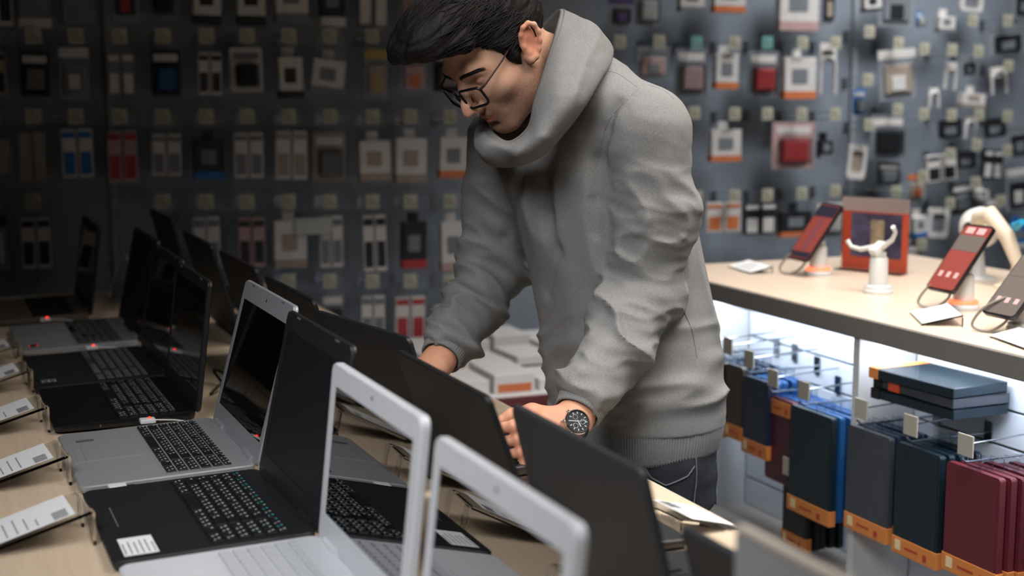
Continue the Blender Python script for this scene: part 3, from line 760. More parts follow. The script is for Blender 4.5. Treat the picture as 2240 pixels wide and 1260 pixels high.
WALL_ITEMS = [
    (0.258, 1.875, 0.093, 0.174, 'double', 'white', 'black', 0, 'L', 0),
    (0.368, 1.881, 0.095, 0.186, 'box', 'grey', 'white', 0, 'L', 0),
    (0.496, 1.88, 0.097, 0.172, 'box', 'grey', 'grey', -1, 'L', 0),
    (0.642, 1.899, 0.085, 0.184, 'pouch', 'black', 'red', -1, 'L', 0),
    (0.764, 1.906, 0.087, 0.186, 'blister', 'grey', 'black', 0, 'L', 0),
    (0.902, 1.905, 0.089, 0.19, 'box', 'white', 'black', 1, 'L', 0),
    (1.045, 1.912, 0.091, 0.197, 'box', 'white', 'black', 0, 'L', 0),
    (1.178, 1.913, 0.109, 0.185, 'box', 'white', 'grey', -1, 'L', 0),
    (1.32, 1.911, 0.083, 0.195, 'box', 'black', 'white', 0, 'L', 0),
    (1.467, 1.913, 0.107, 0.204, 'double', 'grey', 'white', 1, 'L', 0),
    (1.608, 1.918, 0.1, 0.206, 'pouch', 'pink', 'tan', 0, 'L', 0),
    (1.752, 1.927, 0.112, 0.189, 'blister', 'white', 'black', -1, 'L', 0),
    (0.23, 1.617, 0.093, 0.129, 'double', 'tan', 'black', 0, 'L', 1),
    (0.363, 1.619, 0.09, 0.14, 'blister', 'black', 'tan', 1, 'L', 1),
    (0.48, 1.631, 0.092, 0.155, 'pouch', 'grey', 'white', 0, 'L', 1),
    (0.622, 1.618, 0.085, 0.135, 'double', 'grey', 'white', 0, 'L', 1),
    (0.766, 1.629, 0.096, 0.15, 'blister', 'black', 'blue', 0, 'L', 1),
    (0.906, 1.621, 0.078, 0.132, 'double', 'white', 'black', 1, 'L', 1),
    (1.028, 1.637, 0.107, 0.144, 'blister', 'white', 'black', -1, 'L', 1),
    (1.17, 1.634, 0.081, 0.156, 'box', 'white', 'black', -1, 'L', 1),
    (1.31, 1.626, 0.112, 0.133, 'box', 'white', 'grey', 8, 'L', 1),
    (1.476, 1.636, 0.085, 0.165, 'pouch', 'tan', 'yellow', 0, 'L', 1),
    (1.612, 1.629, 0.101, 0.141, 'pouch', 'pink', 'orange', -1, 'L', 1),
    (1.744, 1.637, 0.113, 0.144, 'blister', 'black', 'tan', 1, 'L', 1),
    (0.228, 1.372, 0.094, 0.145, 'box', 'tan', 'grey', 1, 'L', 2),
    (0.342, 1.369, 0.082, 0.148, 'double', 'tan', 'tan', 0, 'L', 2),
    (0.477, 1.378, 0.098, 0.15, 'double', 'white', 'blue', -1, 'L', 2),
    (0.617, 1.371, 0.095, 0.162, 'double', 'pink', 'red', 0, 'L', 2),
    (0.758, 1.359, 0.097, 0.131, 'double', 'white', 'grey', 1, 'L', 2),
    (0.895, 1.365, 0.099, 0.151, 'box', 'black', 'blue', 1, 'L', 2),
    (1.026, 1.36, 0.101, 0.145, 'double', 'white', 'grey', 0, 'L', 2),
    (1.172, 1.364, 0.11, 0.157, 'double', 'white', 'tan', 1, 'L', 2),
    (1.308, 1.355, 0.113, 0.164, 'blister', 'tan', 'grey', 1, 'L', 2),
    (1.459, 1.352, 0.109, 0.156, 'box', 'white', 'tan', -1, 'L', 2),
    (1.594, 1.36, 0.111, 0.172, 'box', 'white', 'tan', 1, 'L', 2),
    (1.752, 1.361, 0.104, 0.163, 'box', 'white', 'orange', 1, 'L', 2),
    (0.208, 1.106, 0.094, 0.167, 'pouch', 'white', 'black', -1, 'L', 3),
    (0.341, 1.1, 0.091, 0.156, 'double', 'white', 'black', 0, 'L', 3),
    (0.878, 1.084, 0.091, 0.176, 'double', 'white', 'grey', 0, 'L', 3),
    (1.029, 1.077, 0.093, 0.162, 'double', 'pink', 'black', 0, 'L', 3),
    (1.158, 1.088, 0.111, 0.18, 'box', 'white', 'tan', 0, 'L', 3),
    (1.304, 1.072, 0.084, 0.171, 'double', 'white', 'grey', 0, 'L', 3),
    (1.458, 1.07, 0.086, 0.191, 'double', 'white', 'black', -1, 'L', 3),
    (1.603, 1.068, 0.088, 0.183, 'box', 'black', 'red', 1, 'L', 3),
    (1.745, 1.062, 0.09, 0.194, 'box', 'white', 'pink', -1, 'L', 3),
    (1.309, 0.804, 0.085, 0.156, 'blister', 'grey', 'black', 1, 'L', 4),
    (1.451, 0.788, 0.087, 0.158, 'double', 'white', 'grey', 1, 'L', 4),
    (1.588, 0.778, 0.113, 0.153, 'double', 'white', 'red', 1, 'L', 4),
    (1.738, 0.765, 0.122, 0.136, 'box', 'white', 'tan', -1, 'L', 4),
    (2.418, 1.833, 0.104, 0.099, 'pouch', 'black', 'purple', 0, 'M', 0),
    (2.531, 1.885, 0.105, 0.15, 'blister', 'grey', 'white', 0, 'M', 0),
    (2.702, 1.907, 0.102, 0.111, 'box', 'white', 'grey', 0, 'M', 0),
    (2.864, 1.945, 0.134, 0.149, 'box', 'white', 'orange', 0, 'M', 0),
    (3.174, 1.955, 0.176, 0.222, 'box', 'white', 'pink', 0, 'M', 0),
    (3.326, 1.943, 0.071, 0.193, 'pouch', 'black', 'tan', 0, 'M', 0),
    (2.551, 1.656, 0.139, 0.108, 'pouch', 'pink', 'grey', 0, 'M', 1),
    (2.719, 1.654, 0.137, 0.178, 'blister', 'grey', 'pink', 0, 'M', 1),
    (2.858, 1.662, 0.097, 0.152, 'box', 'white', 'orange', 0, 'M', 1),
    (3.038, 1.649, 0.141, 0.176, 'blister', 'grey', 'red', 0, 'M', 1),
    (3.188, 1.652, 0.144, 0.18, 'box', 'white', 'orange', 0, 'M', 1),
    (3.33, 1.682, 0.117, 0.192, 'cable', 'white', 'black', 0, 'M', 1),
    (2.861, 1.375, 0.13, 0.14, 'box', 'white', 'orange', 0, 'M', 2),
    (3.185, 1.376, 0.196, 0.183, 'blister', 'pink', 'red', 0, 'M', 2),
    (3.321, 1.328, 0.056, 0.09, 'box', 'black', 'grey', 0, 'M', 2),
    (3.492, 1.29, 0.089, 0.139, 'case', 'white', 'tan', 6, 'M', 2),
    (2.864, 1.073, 0.156, 0.11, 'double', 'white', 'orange', 0, 'M', 3),
    (3.03, 1.065, 0.143, 0.119, 'double', 'black', 'white', 0, 'M', 3),
    (3.189, 1.053, 0.142, 0.12, 'box', 'black', 'orange', 0, 'M', 3),
    (3.366, 1.066, 0.154, 0.147, 'blister', 'grey', 'white', 0, 'M', 3),
    (3.514, 1.895, 0.077, 0.082, 'box', 'white', 'black', -5, 'R', 0),
    (3.651, 1.935, 0.179, 0.18, 'pouch', 'grey', 'black', 0, 'R', 0),
    (3.771, 1.815, 0.034, 0.062, 'blister', 'blue', 'white', 0, 'R', 0),
    (3.887, 1.821, 0.079, 0.081, 'box', 'white', 'grey', 0, 'R', 0),
    (4.031, 1.909, 0.118, 0.085, 'case', 'white', 'grey', 4, 'R', 0),
    (4.3, 1.935, 0.11, 0.131, 'pouch', 'black', 'grey', 0, 'R', 0),
    (3.661, 1.661, 0.185, 0.197, 'pouch', 'tan', 'white', -5, 'R', 0),
    (3.49, 1.504, 0.058, 0.102, 'blister', 'blue', 'grey', 0, 'R', 0),
    (3.937, 1.612, 0.084, 0.104, 'cable', 'white', 'grey', 4, 'R', 0),
    (3.854, 1.508, 0.074, 0.074, 'cable', 'white', 'grey', 0, 'R', 0),
    (4.044, 1.512, 0.119, 0.075, 'box', 'white', 'tan', 4, 'R', 0),
    (4.025, 1.639, 0.085, 0.075, 'pouch', 'black', 'grey', -5, 'R', 0),
    (4.182, 1.595, 0.124, 0.106, 'cable', 'white', 'grey', -5, 'R', 0),
    (4.219, 1.765, 0.194, 0.113, 'pouch', 'black', 'grey', -5, 'R', 0),
    (3.638, 1.402, 0.175, 0.177, 'blister', 'grey', 'black', 0, 'R', 0),
    (3.944, 1.388, 0.113, 0.079, 'case', 'black', 'grey', -5, 'R', 0),
    (4.051, 1.395, 0.081, 0.091, 'cable', 'white', 'tan', 4, 'R', 0),
    (4.179, 1.39, 0.107, 0.08, 'case', 'black', 'grey', -5, 'R', 0),
    (4.306, 1.357, 0.124, 0.135, 'pouch', 'black', 'grey', -5, 'R', 0),
    (3.898, 1.239, 0.155, 0.106, 'double', 'white', 'black', -5, 'R', 0),
    (4.037, 1.255, 0.096, 0.072, 'case', 'black', 'grey', 0, 'R', 0),
    (4.175, 1.253, 0.102, 0.119, 'double', 'black', 'white', 4, 'R', 0),
    (3.648, 1.21, 0.109, 0.093, 'blister', 'black', 'grey', 4, 'R', 0),
    (4.308, 1.17, 0.124, 0.176, 'pouch', 'black', 'white', -5, 'R', 0),
    (3.79, 1.156, 0.098, 0.104, 'pouch', 'tan', 'orange', 4, 'R', 0),
    (4.023, 1.115, 0.11, 0.13, 'blister', 'black', 'grey', -5, 'R', 0),
    (4.115, 1.11, 0.053, 0.064, 'box', 'white', 'grey', 0, 'R', 0),
    (4.178, 1.041, 0.123, 0.117, 'pouch', 'black', 'white', 4, 'R', 0),
    (3.694, 1.074, 0.076, 0.16, 'pouch', 'black', 'grey', 4, 'R', 0),
    (3.791, 1.011, 0.065, 0.101, 'box', 'white', 'blue', -5, 'R', 0),
    (3.908, 1.021, 0.107, 0.124, 'case', 'white', 'grey', 4, 'R', 0),
    (4.318, 0.959, 0.1, 0.118, 'box', 'blue', 'white', 0, 'R', 0),
    (3.756, 0.903, 0.116, 0.114, 'blister', 'grey', 'white', -5, 'R', 0),
]
WALL_TAGS = [
    (0.237, 1.666, 'cream'), (0.358, 1.668, 'cream'), (0.484, 1.67, 'cream'), (0.617, 1.672, 'cream'), (0.752, 1.674, 'cream'),
    (0.89, 1.676, 'cream'), (1.022, 1.678, 'cream'), (1.161, 1.68, 'cream'), (1.3, 1.682, 'cream'), (1.448, 1.684, 'cream'),
    (1.584, 1.686, 'cream'), (1.728, 1.688, 'cream'), (0.226, 1.423, 'cream'), (0.347, 1.422, 'cream'), (0.474, 1.421, 'cream'),
    (0.608, 1.42, 'cream'), (0.743, 1.419, 'cream'), (0.882, 1.418, 'cream'), (1.015, 1.417, 'cream'), (1.155, 1.416, 'cream'),
    (1.296, 1.415, 'cream'), (1.445, 1.414, 'cream'), (1.581, 1.413, 'cream'), (1.727, 1.412, 'cream'), (0.213, 1.161, 'cream'),
    (0.335, 1.158, 'cream'), (0.734, 1.146, 'cream'), (0.874, 1.141, 'cream'), (1.008, 1.137, 'cream'), (1.148, 1.133, 'cream'),
    (1.29, 1.129, 'cream'), (1.441, 1.124, 'cream'), (1.578, 1.12, 'cream'), (1.725, 1.116, 'cream'), (0.866, 0.879, 'cream'),
    (1.001, 0.872, 'cream'), (1.142, 0.865, 'cream'), (1.285, 0.857, 'cream'), (1.437, 0.849, 'cream'), (1.575, 0.842, 'cream'),
    (1.723, 0.834, 'cream'), (2.388, 1.678, 'cream'), (2.55, 1.68, 'cream'), (2.709, 1.679, 'teal'), (2.873, 1.681, 'cream'),
    (3.018, 1.683, 'teal'), (3.178, 1.685, 'cream'), (3.33, 1.687, 'cream'), (2.704, 1.419, 'cream'), (2.88, 1.415, 'cream'),
    (3.026, 1.414, 'cream'), (3.183, 1.413, 'cream'), (3.338, 1.412, 'cream'), (2.721, 1.103, 'cream'), (2.888, 1.102, 'cream'),
    (3.036, 1.101, 'cream'), (3.193, 1.104, 'cream'), (3.35, 1.11, 'cream'), (3.488, 1.732, 'cream'), (3.631, 1.689, 'cream'),
    (3.758, 1.668, 'cream'), (3.898, 1.666, 'cream'), (4.033, 1.662, 'cream'), (4.192, 1.604, 'cream'), (3.489, 1.545, 'cream'),
    (3.639, 1.428, 'cream'), (3.769, 1.409, 'cream'), (3.91, 1.404, 'cream'), (4.051, 1.404, 'cream'), (4.2, 1.397, 'cream'),
    (3.503, 1.369, 'cream'), (4.046, 1.28, 'cream'), (3.911, 1.245, 'cream'), (4.208, 1.255, 'cream'), (3.777, 1.158, 'cream'),
    (4.048, 1.125, 'cream'), (3.647, 1.098, 'cream'), (3.922, 1.042, 'cream'), (4.185, 1.045, 'cream'), (3.784, 0.879, 'cream'),
    (3.998, 1.786, 'cream'), (4.178, 1.789, 'cream'),
]
# ------------------------------------------------------------------ goods hanging on the rear wall
GC = {'white': 'bdb7b2', 'grey': '6a6c70', 'black': '1c1d20', 'tan': '8f8073', 'pink': 'a58784', 'red': '9c2f2f', 'blue': '1f5f9e', 'orange': 'b9663c', 'yellow': '9a8748', 'purple': '4b3560', 'teal': '5f8f8c', 'cream': 'a29d8b'}
def gm(c): return M('goods_' + c, GC[c], 0.5, noise=0.08, nscale=30)
BLIS = M('blister_plastic', 'e4e8ea', 0.08, trans=1.0, ior=1.2)
SECN = {'L': 'behind the laptops', 'M': 'above the phone counter', 'R': 'on the last wall panel'}
_t = ['', 'twenty', 'thirty', 'forty']
ORDW = 'first second third fourth fifth sixth seventh eighth ninth tenth eleventh twelfth thirteenth fourteenth fifteenth sixteenth seventeenth eighteenth nineteenth twentieth'.split()
ORDW += ['twenty-' + w for w in ORDW[:9]] + ['thirtieth'] + ['thirty-' + w for w in ORDW[:9]] + ['fortieth']
KN = {'blister': 'blister pack', 'box': 'hanging box', 'double': 'twin pack', 'pouch': 'clear pouch', 'cable': 'charging cable', 'case': 'phone case'}
KNAME = {'blister': 'blister_pack', 'box': 'hanging_box', 'double': 'twin_pack', 'pouch': 'hanging_pouch', 'cable': 'packed_cable', 'case': 'phone_case'}
YI = 4.70
by_row = {}
for it_ in WALL_ITEMS:
    by_row.setdefault((it_[8], it_[9]), []).append(it_)
def goods(X, Z, w, h, kind, c1, c2, tilt, label):
    e = empty(KNAME[kind], (X, YI, Z), (0, R(tilt), 0), label, 'pack' if kind not in ('cable', 'case') else kind, 'goods hanging on the rear wall')
    m1, m2 = gm(c1), gm(c2)
    hole = 0.012
    if kind == 'box':
        t = 0.035
        MB().box((-w / 2, -t, -h), (w / 2, 0, -0.02), m1, 0.0015).build('carton', e)
        MB().box((-w / 2 - 0.0006, -t - 0.0008, -h), (w / 2 + 0.0006, -0.001, -h * 0.84), m2).build('printed_band', e)
        MB().box((-w * 0.28, -t - 0.001, -h * 0.68), (w * 0.22, -t - 0.0001, -h * 0.36), m2 if c2 in ('black', 'grey', 'tan') else gm('grey')).build('picture', e)
        MB().box((-0.02, -0.003, -0.0199), (0.02, -0.001, 0.012), m1).build('hang_tab', e)
    elif kind == 'double':
        for s in (-1, 1):
            t = 0.02
            MB().box((s * w * 0.26 - w * 0.225, -t, -h), (s * w * 0.26 + w * 0.225, 0, 0.004), m1, 0.0012).build('pack', e)
            MB().box((s * w * 0.26 - w * 0.17, -t - 0.001, -h * 0.92), (s * w * 0.26 + w * 0.17, -t - 0.0001, -h * 0.45), m2).build('picture', e)
            MB().box((s * w * 0.26 - w * 0.2, -t - 0.001, -h * 0.16), (s * w * 0.26 + w * 0.2, -t - 0.0001, -h * 0.03), m2).build('header', e)
    elif kind == 'blister':
        MB().prism(rrect(w, h, 0.008, 3, cy=-h / 2 + 0.006), -0.002, 0.0, m1, 'y').build('card', e)
        MB().box((-w * 0.3, -0.026, -h * 0.82), (w * 0.3, -0.0021, -h * 0.35), m2, 0.006).build('product', e)
        MB().box((-w * 0.36, -0.031, -h * 0.88), (w * 0.36, -0.0021, -h * 0.30), BLIS, 0.005).build('blister', e)
        MB().box((-w * 0.4, -0.003, -h * 0.22), (w * 0.4, -0.0021, -h * 0.06), gm('white') if c1 != 'white' else gm('grey')).build('header', e)
    elif kind == 'pouch':
        MB().box((-w / 2, -0.008, -h), (w / 2, -0.004, 0.008), M('pouch_film', '8a8d92', 0.25, alpha=0.55), 0.0015).build('film', e)
        MB().box((-w * 0.36, -0.018, -h * 0.86), (w * 0.36, -0.0081, -h * 0.28), m1, 0.005).build('product', e)
        MB().box((-w * 0.20, -0.022, -h * 0.8), (w * 0.16, -0.0181, -h * 0.5), m2, 0.002).build('insert', e)
        MB().box((-w / 2, -0.009, -h * 0.15), (w / 2, -0.0081, 0.006), m2).build('header', e)
    elif kind == 'case':
        o = rrect(w, h, min(w, h) * 0.18, 4, cy=-h / 2)
        i = rrect(w * 0.62, h * 0.62, min(w, h) * 0.1, 4, cy=-h / 2)
        n = len(o)
        vs = [(x, -0.012, z) for x, z in o] + [(x, -0.012, z) for x, z in i] + [(x, 0, z) for x, z in o] + [(x, -0.004, z) for x, z in i]
        fs = []
        for j in range(n):
            j2 = (j + 1) % n
            fs += [(j, n + j, n + j2, j2), (j, j2, 2 * n + j2, 2 * n + j), (n + j, 3 * n + j, 3 * n + j2, n + j2)]
        MB().add(vs, fs, m1).build('shell', e)
        MB().add([(x, -0.003, z) for x, z in i], [tuple(range(n))], m2).build('back_plate', e)
    else:
        MB().box((-w * 0.34, -0.012, -h * 0.34), (w * 0.34, -0.001, 0.006), m1, 0.002).build('card', e)
        MB().box((-w * 0.25, -0.0135, -h * 0.2), (w * 0.2, -0.0121, -h * 0.12), m2).build('print', e)
        a = w * 0.30
        pts = [(-a, -0.012, -h)] + [(a * math.cos(q), -0.012, -h * 0.42 + a * 0.9 * math.sin(q)) for q in [math.pi * (1 - i / 8) for i in range(9)]] + [(a, -0.012, -h)]
        MB().tube(pts, 0.0065, m1, 8).build('coil', e)
for (sec, row), lst in by_row.items():
    lst.sort(key=lambda q: q[0])
    for i, (X, Z, w, h, kind, c1, c2, tilt, _, _) in enumerate(lst):
        if sec == 'R':
            near = 'upper' if Z > 1.62 else ('middle' if Z > 1.2 else 'lower')
            lab = '%s and %s %s %s, %s part, %s from its upright' % (c1, c2, KN[kind], SECN[sec], near, ORDW[i])
        else:
            lab = '%s and %s %s %s, %s row, %s along' % (c1, c2, KN[kind], SECN[sec], ORDW[row], ORDW[i])
        goods(X, Z, w, h, kind, c1, c2, tilt, lab)
WH = M('wall_hook', '8b9096', 0.3, metal=0.8)
rows_ = {}
for (X, Z, c) in WALL_TAGS:
    rows_.setdefault(round(Z * 8), []).append((X, Z, c))
kk = 0
zs = sorted(rows_, reverse=True)
hook_me = None
for ri, zk in enumerate(zs):
    for ci, (X, Z, c) in enumerate(sorted(rows_[zk])):
        lab = '%s price tag on a wall hook, %s line from the top, %s along' % ('teal' if c == 'teal' else 'cream', ORDW[ri], ORDW[ci])
        e = empty('wall_price_hook', (X, 4.8, Z - 0.02), label=lab, cat='price tag', group='price tags on the rear wall')
        if hook_me is None:
            hook_me = MB().tube([(0, 0, 0), (0, -0.13, 0), (0, -0.14, 0.008)], 0.0022, WH, 6).box((-0.012, -0.004, -0.012), (0.012, 0, 0.03), WH).tube([(0, 0, 0.022), (0, -0.154, 0.03)], 0.0016, WH, 6)
            a = hook_me.build('hook', e); hook_me = a.data
            tmb = MB().box((-0.024, -0.158, -0.002), (0.024, -0.1545, 0.046), gm('cream'))
            for q in range(3):
                tmb.box((-0.018, -0.1586, 0.008 + q * 0.011), (0.018 - 0.006 * q, -0.1581, 0.012 + q * 0.011), M('tag_print', '6d6a55', 0.7))
            b = tmb.build('price_tag', e); tagme = {'cream': b.data}
            t2 = b.data.copy(); t2.materials[0] = gm('teal'); tagme['teal'] = t2
        else:
            link('hook', hook_me, e); link('price_tag', tagme[c], e)
# larger pale sign card between the packs
tag(MB().box((1.17, 4.655, 1.02), (1.30, 4.66, 1.075), M('sign_card', 'a5a59b', 0.6)).box((1.23, 4.66, 1.04), (1.236, 4.8, 1.046), WH).build('shelf_sign'), 'pale blank rectangular sign card on the wall behind the laptops', 'sign')
# ------------------------------------------------------------------ the man: implicit surfaces meshed on a grid
f32 = np.float32
def smin(a, b, k):
    h = np.clip(0.5 + 0.5 * (b - a) / k, 0, 1)
    return b + (a - b) * h - k * h * (1 - h)

class Field:
    def __init__(self, lo, hi, step):
        self.lo = np.array(lo, f32); self.step = step
        self.n = np.ceil((np.array(hi) - self.lo) / step).astype(int) + 1
        self.d = np.full(self.n, 0.06, f32)
    def block(self, lo, hi):
        a = np.clip(np.floor((np.array(lo) - self.lo) / self.step).astype(int), 0, self.n)
        b = np.clip(np.ceil((np.array(hi) - self.lo) / self.step).astype(int) + 1, 0, self.n)
        if (b <= a).any(): return None, None
        ax = [self.lo[i] + self.step * np.arange(a[i], b[i], dtype=f32) for i in range(3)]
        P = np.stack(np.meshgrid(*ax, indexing='ij'), -1).astype(f32)
        return tuple(slice(a[i], b[i]) for i in range(3)), P
    def put(self, lo, hi, fn, k=0.01, op='add', pad=0.05):
        s, P = self.block(np.array(lo) - pad, np.array(hi) + pad)
        if s is None: return self
        d = fn(P).astype(f32)
        if op == 'add': self.d[s] = smin(self.d[s], d, k)
        elif op == 'sub': self.d[s] = -smin(-self.d[s], d, k)
        elif op == 'and': self.d[s] = -smin(-self.d[s], -d, k)
        return self
    def caps(self, pts, rads, k=0.01, op='add', fold=None):
        pts = [np.array(p, f32) for p in pts]
        for i in range(len(pts) - 1):
            a, b, ra, rb = pts[i], pts[i + 1], rads[i], rads[i + 1]
            r = max(ra, rb)
            def fn(P, a=a, b=b, ra=ra, rb=rb, i=i):
                ab = b - a; L2 = float(ab @ ab); q = P - a
                t = np.clip((q @ ab) / L2, 0, 1)
                rad = q - t[..., None] * ab
                rr = ra + (rb - ra) * t
                if fold is not None: rr = rr + fold(i, t, math.sqrt(L2), rad, P)
                return np.sqrt((rad * rad).sum(-1)) - rr
            self.put(np.minimum(a, b) - r, np.maximum(a, b) + r, fn, k, op)
        return self
    def ell(self, c, rad, k=0.01, op='add', rot=None):
        c = np.array(c, f32); rad = np.array(rad, f32)
        rm = rot
        def fn(P):
            q = P - c
            if rm is not None: q = q @ rm
            k0 = np.sqrt(((q / rad) ** 2).sum(-1)); k1 = np.sqrt(((q / rad ** 2) ** 2).sum(-1)) + 1e-9
            return k0 * (k0 - 1) / k1
        m = float(rad.max()) if rm is not None else rad
        return self.put(c - m, c + m, fn, k, op)
    def mesh(self):
        d = self.d
        ins = d < 0
        n = self.n
        cells = np.zeros(n - 1, np.uint8)
        for dx in (0, 1):
            for dy in (0, 1):
                for dz in (0, 1):
                    cells += ins[dx:n[0] - 1 + dx, dy:n[1] - 1 + dy, dz:n[2] - 1 + dz]
        act = (cells > 0) & (cells < 8)
        I = np.argwhere(act)
        idx = np.full(n - 1, -1, np.int64)
        idx[act] = np.arange(len(I))
        V = np.zeros((len(I), 3)); W = np.zeros(len(I))
        C = [(x, y, z) for x in (0, 1) for y in (0, 1) for z in (0, 1)]
        val = {c: d[I[:, 0] + c[0], I[:, 1] + c[1], I[:, 2] + c[2]] for c in C}
        for c in C:
            for ax in range(3):
                if c[ax] == 0:
                    e = list(c); e[ax] = 1; e = tuple(e)
                    a, b = val[c], val[e]
                    x = (a < 0) != (b < 0)
                    t = np.where(x, a / np.where(x, a - b, 1), 0)
                    p = np.zeros((len(I), 3)) + np.array(c); p[:, ax] += t
                    V += p * x[:, None]; W += x
        V = (V / W[:, None] + I) * self.step + self.lo
        F = []
        for ax in range(3):
            u, v = (ax + 1) % 3, (ax + 2) % 3
            sa = [slice(None)] * 3; sb = [slice(None)] * 3
            sa[ax] = slice(0, n[ax] - 1); sb[ax] = slice(1, n[ax])
            A, B = ins[tuple(sa)], ins[tuple(sb)]
            E = np.argwhere(A != B)
            E = E[(E[:, u] > 0) & (E[:, v] > 0) & (E[:, u] < n[u] - 1) & (E[:, v] < n[v] - 1)]
            flip = ~A[E[:, 0], E[:, 1], E[:, 2]]
            def cell(du, dv):
                q = E.copy(); q[:, u] -= du; q[:, v] -= dv
                return idx[q[:, 0], q[:, 1], q[:, 2]]
            Q = np.stack([cell(1, 1), cell(0, 1), cell(0, 0), cell(1, 0)], 1)
            Q[flip] = Q[flip][:, ::-1]
            F.append(Q)
        F = np.concatenate(F)
        F = F[(F >= 0).all(1)]
        return V, F

def np_mesh(name, V, F, mat, parent=None, tint=None, relax=0):
    V = np.array(V, float)
    if relax:
        e = np.concatenate([F[:, [0, 1]], F[:, [1, 2]], F[:, [2, 3]], F[:, [3, 0]]])
        e = np.concatenate([e, e[:, ::-1]])
        cnt = np.bincount(e[:, 0], minlength=len(V))[:, None]
        for _ in range(relax):
            s = np.stack([np.bincount(e[:, 0], V[e[:, 1], i], minlength=len(V)) for i in range(3)], 1)
            V = V * 0.5 + 0.5 * s / np.maximum(cnt, 1)
    me = bpy.data.meshes.new(name)
    me.vertices.add(len(V)); me.vertices.foreach_set('co', V.astype(f32).ravel())
    me.loops.add(F.size); me.loops.foreach_set('vertex_index', F.astype(np.int32).ravel())
    me.polygons.add(len(F)); me.polygons.foreach_set('loop_start', np.arange(0, F.size, 4, dtype=np.int32))
    me.polygons.foreach_set('use_smooth', np.ones(len(F), bool))
    if tint is not None:
        at = me.color_attributes.new('tint', 'FLOAT_COLOR', 'POINT')
        at.data.foreach_set('color', np.concatenate([tint, np.ones((len(V), 1))], 1).astype(f32).ravel())
    me.materials.append(mat)
    me.update(calc_edges=True)
    return link(name, me, parent)

def wob(P, seed, fr):
    """cheap smooth noise in -1..1: a few sine waves"""
    r = np.random.RandomState(seed); out = 0
    for i in range(5):
        kx = r.normal(size=3); kx /= np.linalg.norm(kx)
        out = out + np.sin(P @ (kx * fr * (0.6 + 0.5 * i)).astype(f32) + r.uniform(0, 6.28)) / (1 + 0.5 * i)
    return (out / 2.2).astype(f32)

HEATHER = M('heather_grey_fleece', '807f7d', 0.9, noise=0.16, nscale=420, bump=0.35, bscale=900, spec=0.15)
RIB = M('heather_grey_rib', '7e7e7d', 0.9, noise=0.12, nscale=420, bump=0.3, bscale=900, spec=0.15)
DENIM = M('black_denim', '24262a', 0.85, noise=0.3, nscale=25, bump=0.3, bscale=1200, spec=0.2)
STITCH = M('grey_stitch', '4c4f54', 0.8)
SKIN = M('skin', 'd0a186', 0.5, noise=0.06, nscale=60, bump=0.08, bscale=700, attr='tint', spec=0.35)
HAIR = M('dark_hair', '120e0c', 0.6, noise=0.4, nscale=60, stretch=(3, 14, 14), bump=0.4, bscale=90, spec=0.3)
SHIRT = M('black_shirt', '0c0c0d', 0.9)

man = empty('person', (1.25, 2.33, 0), label='man in grey hoodie, dark jeans, glasses and wristwatch bending over a laptop', cat='person')
MOFF = Vector((-1.25, -2.33, 0))
def wear(o):
    o.parent = man; o.location = MOFF
    return o

# ---- head, in its own axes: f forward, l to his left, u up
PH = R(42)
fh = np.array([-0.977, -0.21, 0.0]); fh /= np.linalg.norm(fh)
hl = np.array([-fh[1], fh[0], 0.0])
hf = math.cos(PH) * fh - math.sin(PH) * np.array([0, 0, 1.0])
hu = math.sin(PH) * fh + math.cos(PH) * np.array([0, 0, 1.0])
HO = np.array([0.959, 2.325, 1.573])
HB = np.stack([hf, hl, hu], 1)
def H2W(V): return np.asarray(V) @ HB.T + HO
def W2H(V): return (np.asarray(V) - HO) @ HB

NECKB = W2H(np.array([1.125, 2.335, 1.455]))
hd_ = Field((-0.19, -0.105, -0.23), (0.15, 0.105, 0.15), 0.0017)
hd_.ell((-0.004, 0, 0.042), (0.098, 0.0745, 0.088), 0.02)
hd_.ell((0.040, 0, -0.022), (0.058, 0.0605, 0.080), 0.03)
for s in (-1, 1):
    hd_.caps([(0.000, s * 0.053, -0.045), (0.020, s * 0.050, -0.072), (0.072, s * 0.022, -0.100)], [0.019, 0.018, 0.016], 0.03)
    hd_.ell((0.058, s * 0.041, -0.022), (0.026, 0.021, 0.021), 0.025)             # cheekbone
    hd_.caps([(0.090, s * 0.012, 0.024), (0.086, s * 0.032, 0.027), (0.066, s * 0.048, 0.020)], [0.008, 0.008, 0.007], 0.020)  # brow ridge
hd_.ell((0.079, 0, -0.100), (0.020, 0.021, 0.017), 0.018)                          # chin
hd_.ell((0.080, 0, -0.070), (0.017, 0.032, 0.024), 0.018)                          # muzzle
for s in (-1, 1):
    hd_.ell((0.101, s * 0.033, 0.006), (0.016, 0.017, 0.012), 0.012, 'sub')         # eye socket
    hd_.ell((0.077, s * 0.032, 0.004), (0.0135, 0.0155, 0.0125), 0.003)             # closed lid over the eye
    hd_.caps([(0.0915, s * 0.020, -0.003), (0.0925, s * 0.032, -0.007), (0.0865, s * 0.044, -0.003)], [0.0012, 0.0016, 0.0012], 0.0025, 'sub')  # lash line
hd_.caps([(0.092, 0, 0.020), (0.103, 0, 0.000), (0.117, 0, -0.026), (0.1225, 0, -0.036)], [0.0085, 0.0078, 0.0092, 0.0098], 0.009)  # nose
for s in (-1, 1):
    hd_.ell((0.107, s * 0.0125, -0.0405), (0.0115, 0.0075, 0.0078), 0.006)
    hd_.ell((0.113, s * 0.0065, -0.0475), (0.005, 0.0032, 0.004), 0.003, 'sub')
hd_.caps([(0.088, -0.022, -0.0665), (0.0985, -0.007, -0.0625), (0.0975, 0, -0.0635), (0.0985, 0.007, -0.0625), (0.088, 0.022, -0.0665)], [0.003, 0.0052, 0.005, 0.0052, 0.003], 0.006)
